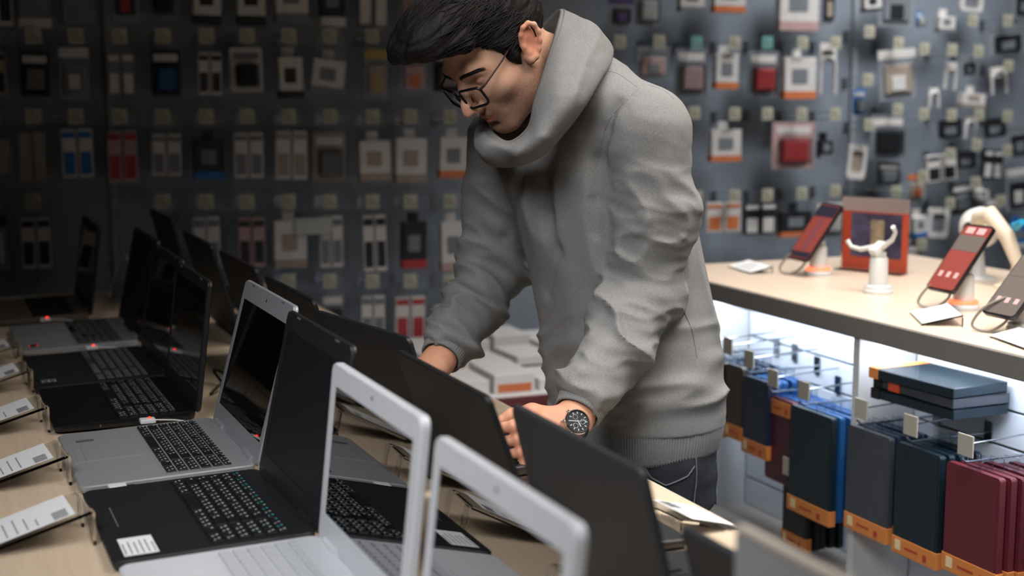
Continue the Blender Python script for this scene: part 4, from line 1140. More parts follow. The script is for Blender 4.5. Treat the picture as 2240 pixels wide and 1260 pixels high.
hd_.caps([(0.087, -0.019, -0.0700), (0.0955, 0, -0.0755), (0.087, 0.019, -0.0700)], [0.0035, 0.0068, 0.0035], 0.006)
hd_.caps([(0.090, -0.024, -0.0685), (0.1015, 0, -0.0692), (0.090, 0.024, -0.0685)], [0.0012, 0.0016, 0.0012], 0.002, 'sub')
hd_.ell((0.098, 0, -0.0545), (0.006, 0.004, 0.008), 0.006, 'sub')                    # philtrum
hd_.ell((0.099, 0, -0.0865), (0.010, 0.016, 0.005), 0.008, 'sub')                    # under the lip
# neck
nb = NECKB
hd_.caps([(-0.030, 0, -0.035), (-0.050 + 0.2 * nb[0], 0, -0.10), tuple(nb)], [0.056, 0.056, 0.062], 0.025)
# ears
for s in (-1, 1):
    ra = R(26)
    def EP(b_, a_, l_, s=s): return (-0.010 + b_ * math.cos(ra) - a_ * math.sin(ra), s * l_, 0.004 + b_ * math.sin(ra) + a_ * math.cos(ra))
    rot = np.array([[math.cos(ra), 0, -math.sin(ra)], [0, 1, 0], [math.sin(ra), 0, math.cos(ra)]], f32)
    hd_.ell(EP(-0.001, 0.001, 0.0775), (0.0165, 0.0085, 0.0315), 0.006, rot=rot)
    hd_.ell(EP(-0.002, 0.010, 0.0915), (0.0110, 0.0075, 0.0170), 0.005, 'sub', rot=rot)
    hd_.ell(EP(0.001, -0.004, 0.0910), (0.0085, 0.0100, 0.0110), 0.009, 'sub', rot=rot)
    hel = [EP(0.012, 0.002, 0.0745), EP(0.0135, 0.016, 0.0805), EP(0.0085, 0.0285, 0.0850), EP(-0.002, 0.0335, 0.0875), EP(-0.013, 0.0285, 0.0890), EP(-0.0185, 0.015, 0.0895), EP(-0.0185, 0.000, 0.0885), EP(-0.0145, -0.014, 0.0860), EP(-0.007, -0.026, 0.0830), EP(0.003, -0.0305, 0.0795), EP(0.009, -0.0235, 0.0755)]
    hd_.caps(hel, [0.0036, 0.0036, 0.0038, 0.0040, 0.0042, 0.0042, 0.0040, 0.0038, 0.0046, 0.0056, 0.0046], 0.005)
    hd_.ell(EP(0.0110, -0.005, 0.0790), (0.0042, 0.0042, 0.0060), 0.004)                # tragus
V, F = hd_.mesh()
T = np.ones((len(V), 3))
def blob(V, c, rad, p=2.0):
    q = ((V - np.array(c)) / np.array(rad)) ** 2
    return np.exp(-q.sum(1) ** (p / 2))
def mix(T, w, col): return T * (1 - w[:, None]) + w[:, None] * np.array(col)
for s in (-1, 1):
    T = mix(T, blob(V, (-0.012, s * 0.085, 0.006), (0.025, 0.016, 0.04), 4) * 0.7, (1.0, 0.60, 0.50))
    T = mix(T, blob(V, (0.085, s * 0.034, 0.004), (0.016, 0.018, 0.012)) * 0.5, (0.72, 0.62, 0.60))
T = mix(T, blob(V, (0.122, 0, -0.036), (0.02, 0.02, 0.02)) * 0.45, (1.0, 0.72, 0.66))
lw = np.clip(blob(V, (0.096, 0, -0.0695), (0.012, 0.021, 0.0085), 6), 0, 1)
st = np.clip((-0.028 - V[:, 2] - 0.25 * np.clip(V[:, 0] - 0.05, 0, 1)) / 0.025, 0, 1) * np.clip((V[:, 0] + 0.02) / 0.03, 0, 1)
st = np.maximum(st, 0.8 * blob(V, (0.092, 0, -0.057), (0.012, 0.026, 0.006)))
st = np.maximum(st, np.clip(1 - np.abs(V[:, 0] - 0.012) / 0.016, 0, 1) * np.clip((0.0 - V[:, 2]) / 0.02, 0, 1) * (np.abs(V[:, 1]) > 0.04))
rs = np.random.RandomState(2)
T = mix(T, st * (0.62 + 0.3 * rs.rand(len(V))) * (1 - lw), (0.33, 0.29, 0.28))
T = mix(T, lw * 0.8, (0.86, 0.42, 0.42))
headV, headF, headT = H2W(V), F, T
from mathutils.bvhtree import BVHTree
head_bvh = BVHTree.FromPolygons([tuple(v) for v in V], [tuple(q) for q in F])

# ---- hands and forearms
def hand(wrist, fwd, palm_n, elbow, fingers, thumb, step=0.002):
    """fwd: wrist to knuckles; palm_n: out of the palm; fingers: list of (side offset, segment bends, lengths)"""
    w = np.array(wrist); fwd = np.array(fwd, float); fwd /= np.linalg.norm(fwd)
    pn = np.array(palm_n, float); pn -= fwd * (pn @ fwd); pn /= np.linalg.norm(pn)
    sd = np.cross(fwd, pn)
    fd = Field(w - 0.16, w + 0.16, step)
    K = w + fwd * 0.092
    for so in (-0.033, -0.011, 0.011, 0.032):
        fd.caps([w + sd * so * 0.55, K + sd * so], [0.0165, 0.0118], 0.010)
    fd.ell(w + fwd * 0.05 + pn * 0.004, (0.03, 0.03, 0.03), 0.02)
    bk_ = np.array(elbow) - w; bk_ = bk_ / np.linalg.norm(bk_)
    fd.caps([w + bk_ * 0.12, w + bk_ * 0.02, w + fwd * 0.02], [0.031, 0.0265, 0.026], 0.02)
    for so, bends, lens in fingers:
        p = K + sd * so; a = 0.0; pts = [p - fwd * 0.02, p]
        for bnd, ln in zip(bends, lens):
            a += R(bnd)
            p = p + (fwd * math.cos(a) + pn * math.sin(a)) * ln + sd * so * 0.05
            pts.append(p)
        fd.caps(pts, [0.0105, 0.0098, 0.0090, 0.0082, 0.0070][:len(pts)], 0.0025)
        for q in pts[1:3]:
            fd.ell(q - pn * 0.002, (0.0096, 0.0096, 0.0096), 0.003)
    tp = [w + fwd * 0.018 + sd * thumb[0] * 0.022] + [w + fwd * a_ + sd * thumb[0] * b_ + pn * c_ for a_, b_, c_ in thumb[1]]
    fd.caps(tp, [0.0165, 0.0135, 0.0108, 0.0085][:len(tp)], 0.008)
    V, F = fd.mesh()
    T = np.ones((len(V), 3)) * np.array([1.0, 0.86, 0.80])
    for so, bends, lens in fingers:
        T = mix(T, blob(V, K + sd * so - pn * 0.008, (0.012,) * 3) * 0.4, (1.0, 0.66, 0.58))
    return V, F, T
LWR = np.array([0.972, 2.052, 0.955]); LEL = np.array([1.175, 2.185, 1.165])
lhV, lhF, lhT = hand(LWR, (-1.0, 0.10, -0.30), (0.10, 0.95, -0.1), LEL,
    [(-0.034, (38, 52, 40), (0.040, 0.026, 0.020)), (-0.0115, (30, 55, 42), (0.044, 0.029, 0.021)), (0.0115, (37, 56, 42), (0.041, 0.027, 0.020)), (0.033, (46, 58, 42), (0.032, 0.021, 0.018))],
    (-1, [(0.05, 0.040, 0.022), (0.082, 0.044, 0.034), (0.108, 0.040, 0.040)]))
RWR = np.array([0.875, 2.435, 0.993]); REL = np.array([1.06, 2.60, 1.15])
rhV, rhF, rhT = hand(RWR, (-0.92, -0.10, -0.42), (-0.36, 0.0, -0.93), REL,
    [(-0.034, (12, 22, 16), (0.040, 0.026, 0.020)), (-0.0115, (14, 26, 18), (0.044, 0.029, 0.021)), (0.0115, (16, 28, 18), (0.041, 0.027, 0.020)), (0.033, (18, 30, 20), (0.032, 0.021, 0.018))],
    (1, [(0.045, 0.042, 0.012), (0.07, 0.056, 0.016), (0.095, 0.062, 0.022)]))
# trunk and arms under the clothes
LSH = np.array([1.165, 2.165, 1.430]); RSH = np.array([1.055, 2.505, 1.405])
tr = Field((0.82, 1.95, 0.80), (1.45, 2.75, 1.52), 0.010)
tr.caps([(1.24, 2.33, 0.90), (1.20, 2.33, 1.10), (1.14, 2.335, 1.36), (1.125, 2.335, 1.455)], [0.10, 0.10, 0.09, 0.05], 0.04)
tr.caps([LSH, LEL, LWR + (LEL - LWR) * 0.15], [0.05, 0.04, 0.028], 0.02)
tr.caps([RSH, REL, RWR + (REL - RWR) * 0.15], [0.05, 0.04, 0.028], 0.02)
tr.caps([LSH, (1.13, 2.335, 1.42), RSH], [0.04, 0.04, 0.04], 0.02)
tV, tF = tr.mesh()
allV, allF, allT, off = [], [], [], 0
for a, b, c in ((headV, headF, headT), (lhV, lhF, lhT), (rhV, rhF, rhT), (tV, tF, np.ones((len(tV), 3)))):
    allV.append(a); allF.append(b + off); allT.append(c); off += len(a)
body = wear(np_mesh('body', np.concatenate(allV), np.concatenate(allF), SKIN, tint=np.concatenate(allT), relax=3))

# ---- hair, brows
hr = Field((-0.13, -0.115, -0.10), (0.20, 0.115, 0.20), 0.0026)
hr.ell((-0.012, 0, 0.052), (0.106, 0.0845, 0.094), 0.02)
hr.ell((0.058, 0.004, 0.118), (0.080, 0.074, 0.045), 0.03)
hr.ell((0.108, 0.010, 0.128), (0.052, 0.058, 0.034), 0.03)
hr.caps([(0.085, 0.062, 0.085), (0.13, 0.035, 0.118), (0.150, -0.01, 0.122)], [0.018, 0.024, 0.024], 0.02)
hr.caps([(0.085, -0.062, 0.085), (0.13, -0.04, 0.112), (0.150, -0.0, 0.118)], [0.016, 0.022, 0.022], 0.02)
# clear the face and the skin below the hair line
def faceclear(P):
    f, l, u = P[..., 0], P[..., 1], P[..., 2]
    line = 0.072 + 0.55 * (f - 0.085) - 0.10 * np.abs(l) + 0.004 * np.sin(l * 260) 
    side = 0.030 + 0.35 * f
    d1 = (line - u) * 0.85
    lim = np.where(f > 0.028, d1, np.where(f > -0.02, (-0.004 - u), (-0.062 + 0.0 * f - u) ))
    return -lim
s_, P_ = hr.block(hr.lo, hr.lo + hr.step * hr.n)
fld = faceclear(P_)
fl = 0.0022 * wob(P_ * np.array([0.35, 1.5, 1.2], f32), 4, 150) + 0.0016 * wob(P_ * np.array([0.3, 1.6, 1.6], f32), 9, 330)
hr.d[s_] = hr.d[s_] - fl
hr.d[s_] = np.maximum(hr.d[s_], -fld - 0.0)
for s in (-1, 1):
    hr.caps([(0.030, s * 0.0650, 0.032), (0.023, s * 0.0655, 0.004), (0.015, s * 0.0640, -0.022)], [0.012, 0.008, 0.002], 0.014)
    hr.ell((-0.014, s * 0.088, 0.004), (0.0230, 0.022, 0.038), 0.004, 'sub')
V, F = hr.mesh()
hair = np_mesh('hair', H2W(V), F, HAIR, relax=1); wear(hair)
# loose locks lying on the hair
lk = MB(); rnd = random.Random(11)
from mathutils.bvhtree import BVHTree
bvh = BVHTree.FromPolygons([tuple(v) for v in V], [tuple(q) for q in F])
for i in range(420):
    l0 = rnd.uniform(-0.065, 0.065); f0 = rnd.uniform(-0.06, 0.05); u0 = rnd.uniform(0.02, 0.13)
    sgn = 1 if rnd.random() < 0.8 else -1
    side = rnd.random() < 0.6
    ca = rnd.uniform(-0.02, 0.02); ln_ = rnd.uniform(0.05, 0.10)
    pts = []
    for j in range(9):
        t_ = j / 8
        f_ = f0 + ln_ * t_
        if side:
            o_ = Vector((f_, sgn * 0.2, u0 + ca * t_ + 0.006 * math.sin(3 * t_ + i))); dr = Vector((0, -sgn, 0))
        else:
            o_ = Vector((f_, l0 + ca * t_ + 0.006 * math.sin(3 * t_ + i), 0.25)); dr = Vector((0, 0, -1))
        hit = bvh.ray_cast(o_, dr)
        if hit[0] is None: break
        pts.append(hit[0] + hit[1] * (0.0003 + 0.0012 * math.sin(math.pi * t_)))
    if len(pts) >= 4 and max((pts[k_ + 1] - pts[k_]).length for k_ in range(len(pts) - 1)) < 0.022:
        W = [Vector(q) for q in H2W(np.array([tuple(p) for p in pts]))]
        nn = len(W)
        lk.tube(W, [0.0008 * math.sin(math.pi * (0.12 + 0.8 * k_ / (nn - 1))) + 0.0002 for k_ in range(nn)], HAIR, 5, caps=False)
lo = lk.build('hair_locks'); tag(lo, kind='stuff'); lo.parent = hair
for s in (-1, 1):
    cp = [(0.11, s * 0.011, 0.0230), (0.11, s * 0.020, 0.0265), (0.11, s * 0.030, 0.0290), (0.105, s * 0.040, 0.0290), (0.10, s * 0.048, 0.0265), (0.095, s * 0.055, 0.0220)]
    ebm = MB()
    for jj in range(6):
        W = []
        for (f_, l_, u_) in cp:
            h_ = head_bvh.ray_cast(Vector((f_ + 0.03, l_ * 1.25, u_ + 0.0010 * (jj - 3))), Vector((-1, -l_ * 0.25 / 0.06, 0)).normalized())
            if h_[0] is not None: W.append(h_[0] + h_[1] * (0.0008 + 0.0003 * (jj % 3)))
        if len(W) > 3:
            W = [Vector(q) for q in H2W(np.array([tuple(p) for p in W]))]
            ebm.tube(W, [0.0003] + [0.0007] * (len(W) - 2) + [0.0002], HAIR, 5)
    wear(ebm.build('eyebrow'))
    lsh = MB()
    pts = [Vector(q) for q in H2W(np.array([(0.0905, s * 0.019, -0.004), (0.0935, s * 0.032, -0.008), (0.0875, s * 0.045, -0.004)]))]
    lsh.tube(pts, [0.0006, 0.0010, 0.0006], HAIR, 6)
    wear(lsh.build('eyelashes'))

# ---- hoodie
SL = [  # z, cx, cy, half depth, half width, yaw
    (0.86, 1.243, 2.33, 0.150, 0.182, 5), (0.92, 1.238, 2.33, 0.150, 0.188, 5), (0.98, 1.235, 2.33, 0.152, 0.188, 6), (1.05, 1.224, 2.33, 0.150, 0.184, 8), (1.15, 1.203, 2.335, 0.150, 0.172, 12),
    (1.25, 1.175, 2.340, 0.148, 0.172, 17), (1.35, 1.142, 2.340, 0.136, 0.178, 21), (1.42, 1.125, 2.335, 0.118, 0.178, 22), (1.48, 1.105, 2.335, 0.090, 0.135, 22), (1.53, 1.11, 2.335, 0.060, 0.085, 22)]
SLa = np.array(SL)
def torso(P):
    z = P[..., 2]
    c = [np.interp(z, SLa[:, 0], SLa[:, i]).astype(f32) for i in range(1, 6)]
    dx, dy = P[..., 0] - c[0], P[..., 1] - c[1]
    ya = np.radians(c[4])
    # facing (-cos, -sin); left (sin, -cos)
    u = dx * np.cos(ya) + dy * np.sin(ya); v = -dx * np.sin(ya) + dy * np.cos(ya)
    n = (np.abs(u / c[2]) ** 2.3 + np.abs(v / c[3]) ** 2.3) ** (1 / 2.3)
    d = (n - 1) * np.minimum(c[2], c[3])
    Q = np.stack([u * 1.0, v * 1.0, z * 0.28 + 0.25 * u], -1)
    r1 = np.clip(1 - np.abs(wob(Q, 21, 34)), 0, 1) ** 2
    d = d - 0.0085 * (r1 - 0.35) * np.clip((1.44 - z) / 0.10, 0, 1) * np.clip((z - 0.97) / 0.10, 0, 1)
    Q2 = np.stack([u * 0.45, v * 0.35, z * 1.1 + 0.30 * v], -1)
    r2 = np.clip(1 - np.abs(wob(Q2, 5, 44)), 0, 1) ** 2
    d = d - 0.012 * (r2 - 0.35) * np.clip((1.12 - z) / 0.12, 0, 1) * np.clip((z - 0.905) / 0.04, 0, 1)
    d = d - 0.003 * wob(P, 33, 26) * np.clip((1.45 - z) / 0.1, 0, 1)
    return np.maximum(np.maximum(d, z - 1.53), 0.888 - z)
ho = Field((0.84, 1.95, 0.86), (1.45, 2.75, 1.64), 0.0042)
ho.put((0.95, 2.05, 0.86), (1.45, 2.60, 1.55), torso, 0.02)
def sleeve_fold(seed, amp, fr, axis):
    ax = np.array(axis, f32); ax /= np.linalg.norm(ax)
    def fn(i, t, L, rad, P):
        al = (P @ ax)[..., None] * ax
        Q = (P - al) * 0.42 + al * 1.15
        n1 = wob(Q, seed, fr); n2 = wob(Q * 1.1, seed + 7, fr * 1.7)
        e = amp[i] + (amp[i + 1] - amp[i]) * t
        return e * (np.clip(1 - np.abs(n1), 0, 1) ** 2.2 - 0.33) + 0.35 * e * (np.clip(1 - np.abs(n2), 0, 1) ** 2 - 0.33) + 0.0015 * wob(P, seed + 2, 55)
    return fn
LCU = LWR + (LEL - LWR) * 0.26; RCU = RWR + (REL - RWR) * 0.24
LMID = LEL + (LCU - LEL) * 0.5 + np.array([0.004, -0.006, -0.008]); RMID = REL + (RCU - REL) * 0.5 + np.array([0, 0, -0.008])
LUP = LSH + (LEL - LSH) * 0.5 + np.array([0.012, -0.012, 0])
ho.caps([LSH, LUP, LEL, LMID, LCU], [0.074, 0.074, 0.070, 0.062, 0.053], 0.008, fold=sleeve_fold(3, [0.005, 0.014, 0.018, 0.020, 0.019], 50, (0.45, -0.1, 1.0)))
RUP = RSH + (REL - RSH) * 0.5 + np.array([0.0, 0.012, 0])
ho.caps([RSH, RUP, REL, RMID, RCU], [0.080, 0.077, 0.070, 0.062, 0.052], 0.008, fold=sleeve_fold(13, [0.004, 0.010, 0.016, 0.020, 0.019], 50, (0.5, 0.2, 0.9)))
ho.caps([LSH, (1.130, 2.335, 1.43), RSH], [0.072, 0.080, 0.072], 0.03)
# armpit crease lines
ho.caps([(1.060, 2.135, 1.40), (1.075, 2.115, 1.30), (1.085, 2.14, 1.20)], [0.004, 0.007, 0.004], 0.012, 'sub')
# side pocket slit
# hood rolled round the neck
ring = [(1.104, 2.291, 1.608), (1.052, 2.222, 1.568), (1.017, 2.186, 1.515), (0.993, 2.168, 1.462), (0.962, 2.182, 1.405), (0.935, 2.253, 1.383), (0.955, 2.371, 1.419), (1.038, 2.435, 1.509), (1.109, 2.397, 1.600), (1.104, 2.291, 1.608)]
def hood_fold(i, t, L, rad, P):
    Q = P * np.array([0.6, 0.6, 1.0], f32)
    return 0.006 * (np.clip(1 - np.abs(wob(Q, 8, 34)), 0, 1) ** 2 - 0.35) + 0.001 * wob(P, 18, 60)
ho.ell((1.120, 2.310, 1.520), (0.060, 0.095, 0.055), 0.03)
ho.ell((1.135, 2.27, 1.480), (0.080, 0.11, 0.055), 0.04)
# neck opening
nd_ = np.array([1.125, 2.335, 1.44]); hd0 = H2W(np.array([-0.03, 0, -0.035]))
ho.caps([nd_ + (nd_ - hd0) * 0.1, nd_ + (hd0 - nd_) * 0.5, hd0 + (hd0 - nd_) * 0.8], [0.064, 0.068, 0.076], 0.005, 'sub')
# hood edge lip
lip = [(1.100, 2.330, 1.618), (1.075, 2.245, 1.590), (1.000, 2.205, 1.515), (0.950, 2.225, 1.440)]
# hollow sleeve ends
for W_, E_ in ((LWR, LEL), (RWR, REL)):
    ax = (W_ - E_) / np.linalg.norm(W_ - E_)
    ho.caps([W_ + ax * 0.1, W_ - ax * 0.055], [0.030, 0.030], 0.004, 'sub')
# creases pressed into the cloth: armhole front, a long chest drape, the far armhole
V, F = ho.mesh()
hb0 = BVHTree.FromPolygons([tuple(v) for v in V], [tuple(q) for q in F])
for guide, rr, kk_ in (
        ([(1.062, 2.07, 1.482), (1.041, 2.072, 1.437), (1.029, 2.069, 1.389), (1.022, 2.063, 1.323), (1.017, 2.057, 1.271)], [0.004, 0.009, 0.011, 0.010, 0.005], 0.014),
        ([(0.947, 2.102, 1.378), (0.946, 2.091, 1.302), (0.953, 2.079, 1.24), (0.938, 2.075, 1.175)], [0.003, 0.007, 0.008, 0.004], 0.022),
        ([(0.918, 2.117, 1.393), (0.902, 2.115, 1.338), (0.881, 2.113, 1.264)], [0.003, 0.008, 0.004], 0.018)):
    hits = []
    for p in guide:
        h_ = hb0.ray_cast(Vector((0, 0, 1.5)), (Vector(p) - Vector((0, 0, 1.5))).normalized())
        hits.append(np.array(h_[0] + h_[1] * 0.003) if h_[0] is not None else None)
    if all(h_ is not None for h_ in hits):
        ho.caps(hits, rr, kk_, 'sub')
V, F = ho.mesh()
hoodie = wear(np_mesh('hoodie', V, F, HEATHER, relax=1))
HOOD = [  # opening edge, bulge, body seam, going round the neck
    ((1.096, 2.365, 1.649), (1.116, 2.287, 1.622), (1.172, 2.3, 1.572)),
    ((1.048, 2.271, 1.616), (1.072, 2.201, 1.579), (1.127, 2.216, 1.546)),
    ((1.012, 2.225, 1.57), (1.021, 2.144, 1.532), (1.086, 2.174, 1.517)),
    ((0.983, 2.197, 1.523), (0.984, 2.109, 1.49), (1.049, 2.151, 1.479)),
    ((0.964, 2.188, 1.481), (0.959, 2.108, 1.449), (1.012, 2.159, 1.43)),
    ((0.955, 2.199, 1.436), (0.935, 2.129, 1.413), (0.975, 2.19, 1.384)),
    ((0.945, 2.277, 1.412), (0.917, 2.217, 1.398), (0.947, 2.287, 1.364)),
    ((0.95, 2.386, 1.449), (0.934, 2.377, 1.419), (0.945, 2.39, 1.385)),
    ((1.006, 2.448, 1.509), (1.011, 2.487, 1.49), (1.014, 2.479, 1.447)),
    ((1.074, 2.475, 1.59), (1.109, 2.523, 1.57), (1.123, 2.468, 1.53)),
    ((1.103, 2.437, 1.634), (1.146, 2.427, 1.614), (1.178, 2.36, 1.554)),
]
def crc(P, i, t):
    n_ = len(P); p0, p1, p2, p3 = (Vector(P[(i + q) % n_]) for q in (-1, 0, 1, 2))
    return 0.5 * ((2 * p1) + (-p0 + p2) * t + (2 * p0 - 5 * p1 + 4 * p2 - p3) * t * t + (-p0 + 3 * p1 - 3 * p2 + p3) * t ** 3)
hr_ = []
cen = Vector((1.04, 2.32, 1.49))
for i in range(len(HOOD)):
    for k_ in range(14):
        t_ = k_ / 14
        E_, B_, S_ = (crc([h[q] for h in HOOD], i, t_) for q in range(3))
        inw = (cen - E_).normalized()
        rg = []
        ctl = 2 * B_ - 0.5 * (E_ + S_)
        for q in range(25):                       # outer face from the opening edge to the body seam
            w = q / 24
            rg.append((1 - w) ** 2 * E_ + 2 * w * (1 - w) * ctl + w * w * S_)
        deep = E_ * 0.35 + S_ * 0.65
        inn = [S_ + (cen - S_) * 0.25, deep + inw * 0.022, E_ * 0.8 + deep * 0.2 + inw * 0.012, E_ + inw * 0.0075 - (B_ - E_) * 0.06, E_ + inw * 0.003 - (B_ - E_) * 0.09]
        hr_.append(rg + inn)
A = np.array([[tuple(p) for p in r_] for r_ in hr_])
nq = A.shape[1]
Vh = A.reshape(-1, 3)
nr = A.shape[0]
Fh = np.array([[i * nq + j, i * nq + (j + 1) % nq, ((i + 1) % nr) * nq + (j + 1) % nq, ((i + 1) % nr) * nq + j] for i in range(nr) for j in range(nq)])
# soft folds across the cloth, none at the edge
dirn = np.array([[tuple((r_[q] - cen).normalized()) for q in range(nq)] for r_ in hr_]).reshape(-1, 3)
wgt = np.array([max(0.0, math.sin(math.pi * min(q, 24) / 24)) if q < 25 else 0.0 for q in range(nq)] * nr)
Qh = (Vh * np.array([0.9, 0.9, 0.5])).astype(f32)
rd = np.clip(1 - np.abs(wob(Qh, 17, 42)), 0, 1) ** 2 - 0.35
rd2 = np.clip(1 - np.abs(wob((Vh * np.array([0.5, 1.0, 1.0])).astype(f32), 27, 75)), 0, 1) ** 2 - 0.35
Vh = Vh + dirn * (wgt * (0.012 * rd + 0.004 * rd2))[:, None]
hood = np_mesh('hood', Vh, Fh, HEATHER, relax=2)
hood.parent = hoodie
ln = MB().tube([hr_[i][1] + (hr_[i][1] - cen).normalized() * 0.0006 for i in range(len(hr_))] + [hr_[0][1]], 0.0008, M('seam_thread', '6c6a68', 0.9), 5).build('hood_edge_stitch')
ln.parent = hoodie
hb_ = BVHTree.FromPolygons([tuple(v) for v in V], [tuple(q) for q in F])
def hoodie_seam(name, pts, r_=0.0007):
    """thread line laid on the cloth: guide points are pushed from the front onto the surface"""
    eye = Vector((0, 0, 1.5)); out = []
    for i in range(len(pts) - 1):
        for k_ in range(7):
            t_ = k_ / 6
            p0, p1, p2, p3 = (Vector(pts[min(max(i + q, 0), len(pts) - 1)]) for q in (-1, 0, 1, 2))
            p = 0.5 * ((2 * p1) + (-p0 + p2) * t_ + (2 * p0 - 5 * p1 + 4 * p2 - p3) * t_ * t_ + (-p0 + 3 * p1 - 3 * p2 + p3) * t_ ** 3)
            h_ = hb_.ray_cast(eye, (p - eye).normalized())
            if h_[0] is not None: out.append(h_[0] - h_[1] * 0.0002)
    o = MB().tube(out, r_, M('seam_thread', '6c6a68', 0.9), 6).build(name); o.parent = hoodie
hoodie_seam('shoulder_seam', [(1.045, 2.084, 1.533), (1.066, 2.075, 1.528), (1.092, 2.061, 1.507)])
hoodie_seam('back_seam', [(1.109, 2.054, 1.511), (1.131, 2.043, 1.502), (1.146, 2.035, 1.488)])
hoodie_seam('sleeve_seam', [(1.094, 2.059, 1.505), (1.055, 2.07, 1.464), (1.04, 2.072, 1.437), (1.028, 2.07, 1.393)])
hoodie_seam('side_pocket_edge', [(1.142, 1.990, 1.150), (1.152, 1.975, 1.116), (1.157, 1.965, 1.07)], 0.0012)
# ribbed cuffs
def rib_tube(name, cpts, radii, nrib, depth, parent, squash=None):
    n = nrib * 4
    cpts = [Vector(p) for p in cpts]
    mb = MB(); rings = []
    ax = (cpts[-1] - cpts[0]).normalized(); a = ax.orthogonal().normalized(); b = ax.cross(a)
    for c, r_ in zip(cpts, radii):
        ringp = []
        for j in range(n):
            an = 2 * math.pi * j / n
            rr = r_ + depth * (0.5 + 0.5 * math.cos(an * nrib))
            ringp.append(c + (a * math.cos(an) + b * math.sin(an)) * rr)
        rings.append(ringp)
    mb.loft(rings, RIB, True, False)
    o = mb.build(name); o.parent = parent
    return o
for W_, C_ in ((LWR, LCU), (RWR, RCU)):
    ax = (W_ - C_)
    P_ = [C_ - ax * 0.1, C_ + ax * 0.08, C_ + ax * 0.3, C_ + ax * 0.50, C_ + ax * 0.66, C_ + ax * 0.69, C_ + ax * 0.62]
    rib_tube('cuff', P_, [0.040, 0.045, 0.0445, 0.041, 0.0395, 0.037, 0.033], 46, 0.0011, hoodie)
# ribbed hem: ring of vertical ribs following the hip outline
n = 760; rings = []
for z, g in ((0.925, -0.006), (0.915, 0.001), (0.90, 0.002), (0.87, -0.001), (0.845, -0.006), (0.838, -0.009), (0.840, -0.015)):
    cx, cy, a_, b_, ya = 1.238, 2.33, 0.148, 0.184, R(5)
    rg = []
    for j in range(n):
        an = 2 * math.pi * j / n
        e_ = 2 / 2.3
        u = math.copysign(abs(math.cos(an)) ** e_, math.cos(an)) * (a_ + g + 0.0011 * math.cos(an * n / 4))
        v = math.copysign(abs(math.sin(an)) ** e_, math.sin(an)) * (b_ + g + 0.0011 * math.cos(an * n / 4))
        rg.append((cx + u * math.cos(ya) - v * math.sin(ya), cy + u * math.sin(ya) + v * math.cos(ya), z + 0.012 * math.cos(an)))
    rings.append(rg)
o = MB().loft(rings, RIB, True, False).build('hem_band'); o.parent = hoodie
# black undershirt collar
sc = Field((0.9, 2.1, 1.3), (1.3, 2.55, 1.62), 0.005)
sc.caps([nd_ + (nd_ - hd0) * 0.15, nd_ + (hd0 - nd_) * 0.40, nd_ + (hd0 - nd_) * 0.74], [0.072, 0.0640, 0.0590], 0.01)
V, F = sc.mesh()
wear(np_mesh('undershirt', V, F, SHIRT))

# ---- jeans and shoes
je = Field((1.04, 2.08, 0.05), (1.45, 2.58, 0.96), 0.006)
def pelvis(P):
    z = P[..., 2]
    a_ = np.interp(z, [0.72, 0.85, 0.96], [0.133, 0.132, 0.120]); b_ = np.interp(z, [0.72, 0.85, 0.96], [0.172, 0.168, 0.155])
    u, v = P[..., 0] - 1.245, P[..., 1] - 2.33
    n_ = (np.abs(u / a_) ** 2.2 + np.abs(v / b_) ** 2.2) ** (1 / 2.2)
    d = (n_ - 1) * np.minimum(a_, b_)
    d = d - 0.004 * (np.abs(np.sin((z + 0.3 * u) * 75 + 1.8 * wob(P, 41, 12))) - 0.55) * np.clip((0.86 - z) / 0.05, 0, 1)
    return np.maximum(np.maximum(d, z - 0.945), 0.74 - z)
je.put((1.08, 2.12, 0.72), (1.42, 2.54, 0.96), pelvis, 0.02)
def jf(i, t, L, rad, P): return 0.004 * wob(P, 51, 26) + 0.003 * (np.abs(np.sin(P[..., 2] * 60 + 2 * wob(P, 52, 10))) - 0.5)
for s in (-1, 1):
    je.caps([(1.245, 2.33 + s * 0.085, 0.80), (1.235, 2.33 + s * 0.095, 0.48), (1.265, 2.33 + s * 0.10, 0.08)], [0.092, 0.070, 0.060], 0.03, fold=jf)
V, F = je.mesh()
jeans = wear(np_mesh('jeans', V, F, DENIM, relax=1))
jb = BVHTree.FromPolygons([tuple(v) for v in V], [tuple(q) for q in F])
def on_jeans(p):
    q = jb.find_nearest(Vector(p)); return q[0] + q[1] * 0.0012
def seam(name, pts, r_=0.0016, m=STITCH):
    out = []
    for i in range(len(pts) - 1):
        for k_ in range(6):
            out.append(on_jeans(Vector(pts[i]).lerp(Vector(pts[i + 1]), k_ / 6)))
    out.append(on_jeans(pts[-1]))
    o = MB().tube(out, r_, m, 6).build(name); o.parent = jeans
seam('pocket_seam', [(1.15, 2.15, 0.85), (1.165, 2.14, 0.815), (1.20, 2.13, 0.80), (1.25, 2.13, 0.815), (1.27, 2.13, 0.835)])
seam('side_seam', [(1.275, 2.14, 0.86), (1.27, 2.14, 0.80), (1.26, 2.14, 0.70), (1.25, 2.14, 0.55)])
seam('back_pocket_seam', [(1.40, 2.20, 0.84), (1.365, 2.18, 0.83), (1.36, 2.175, 0.74), (1.375, 2.18, 0.715), (1.40, 2.2, 0.72)])
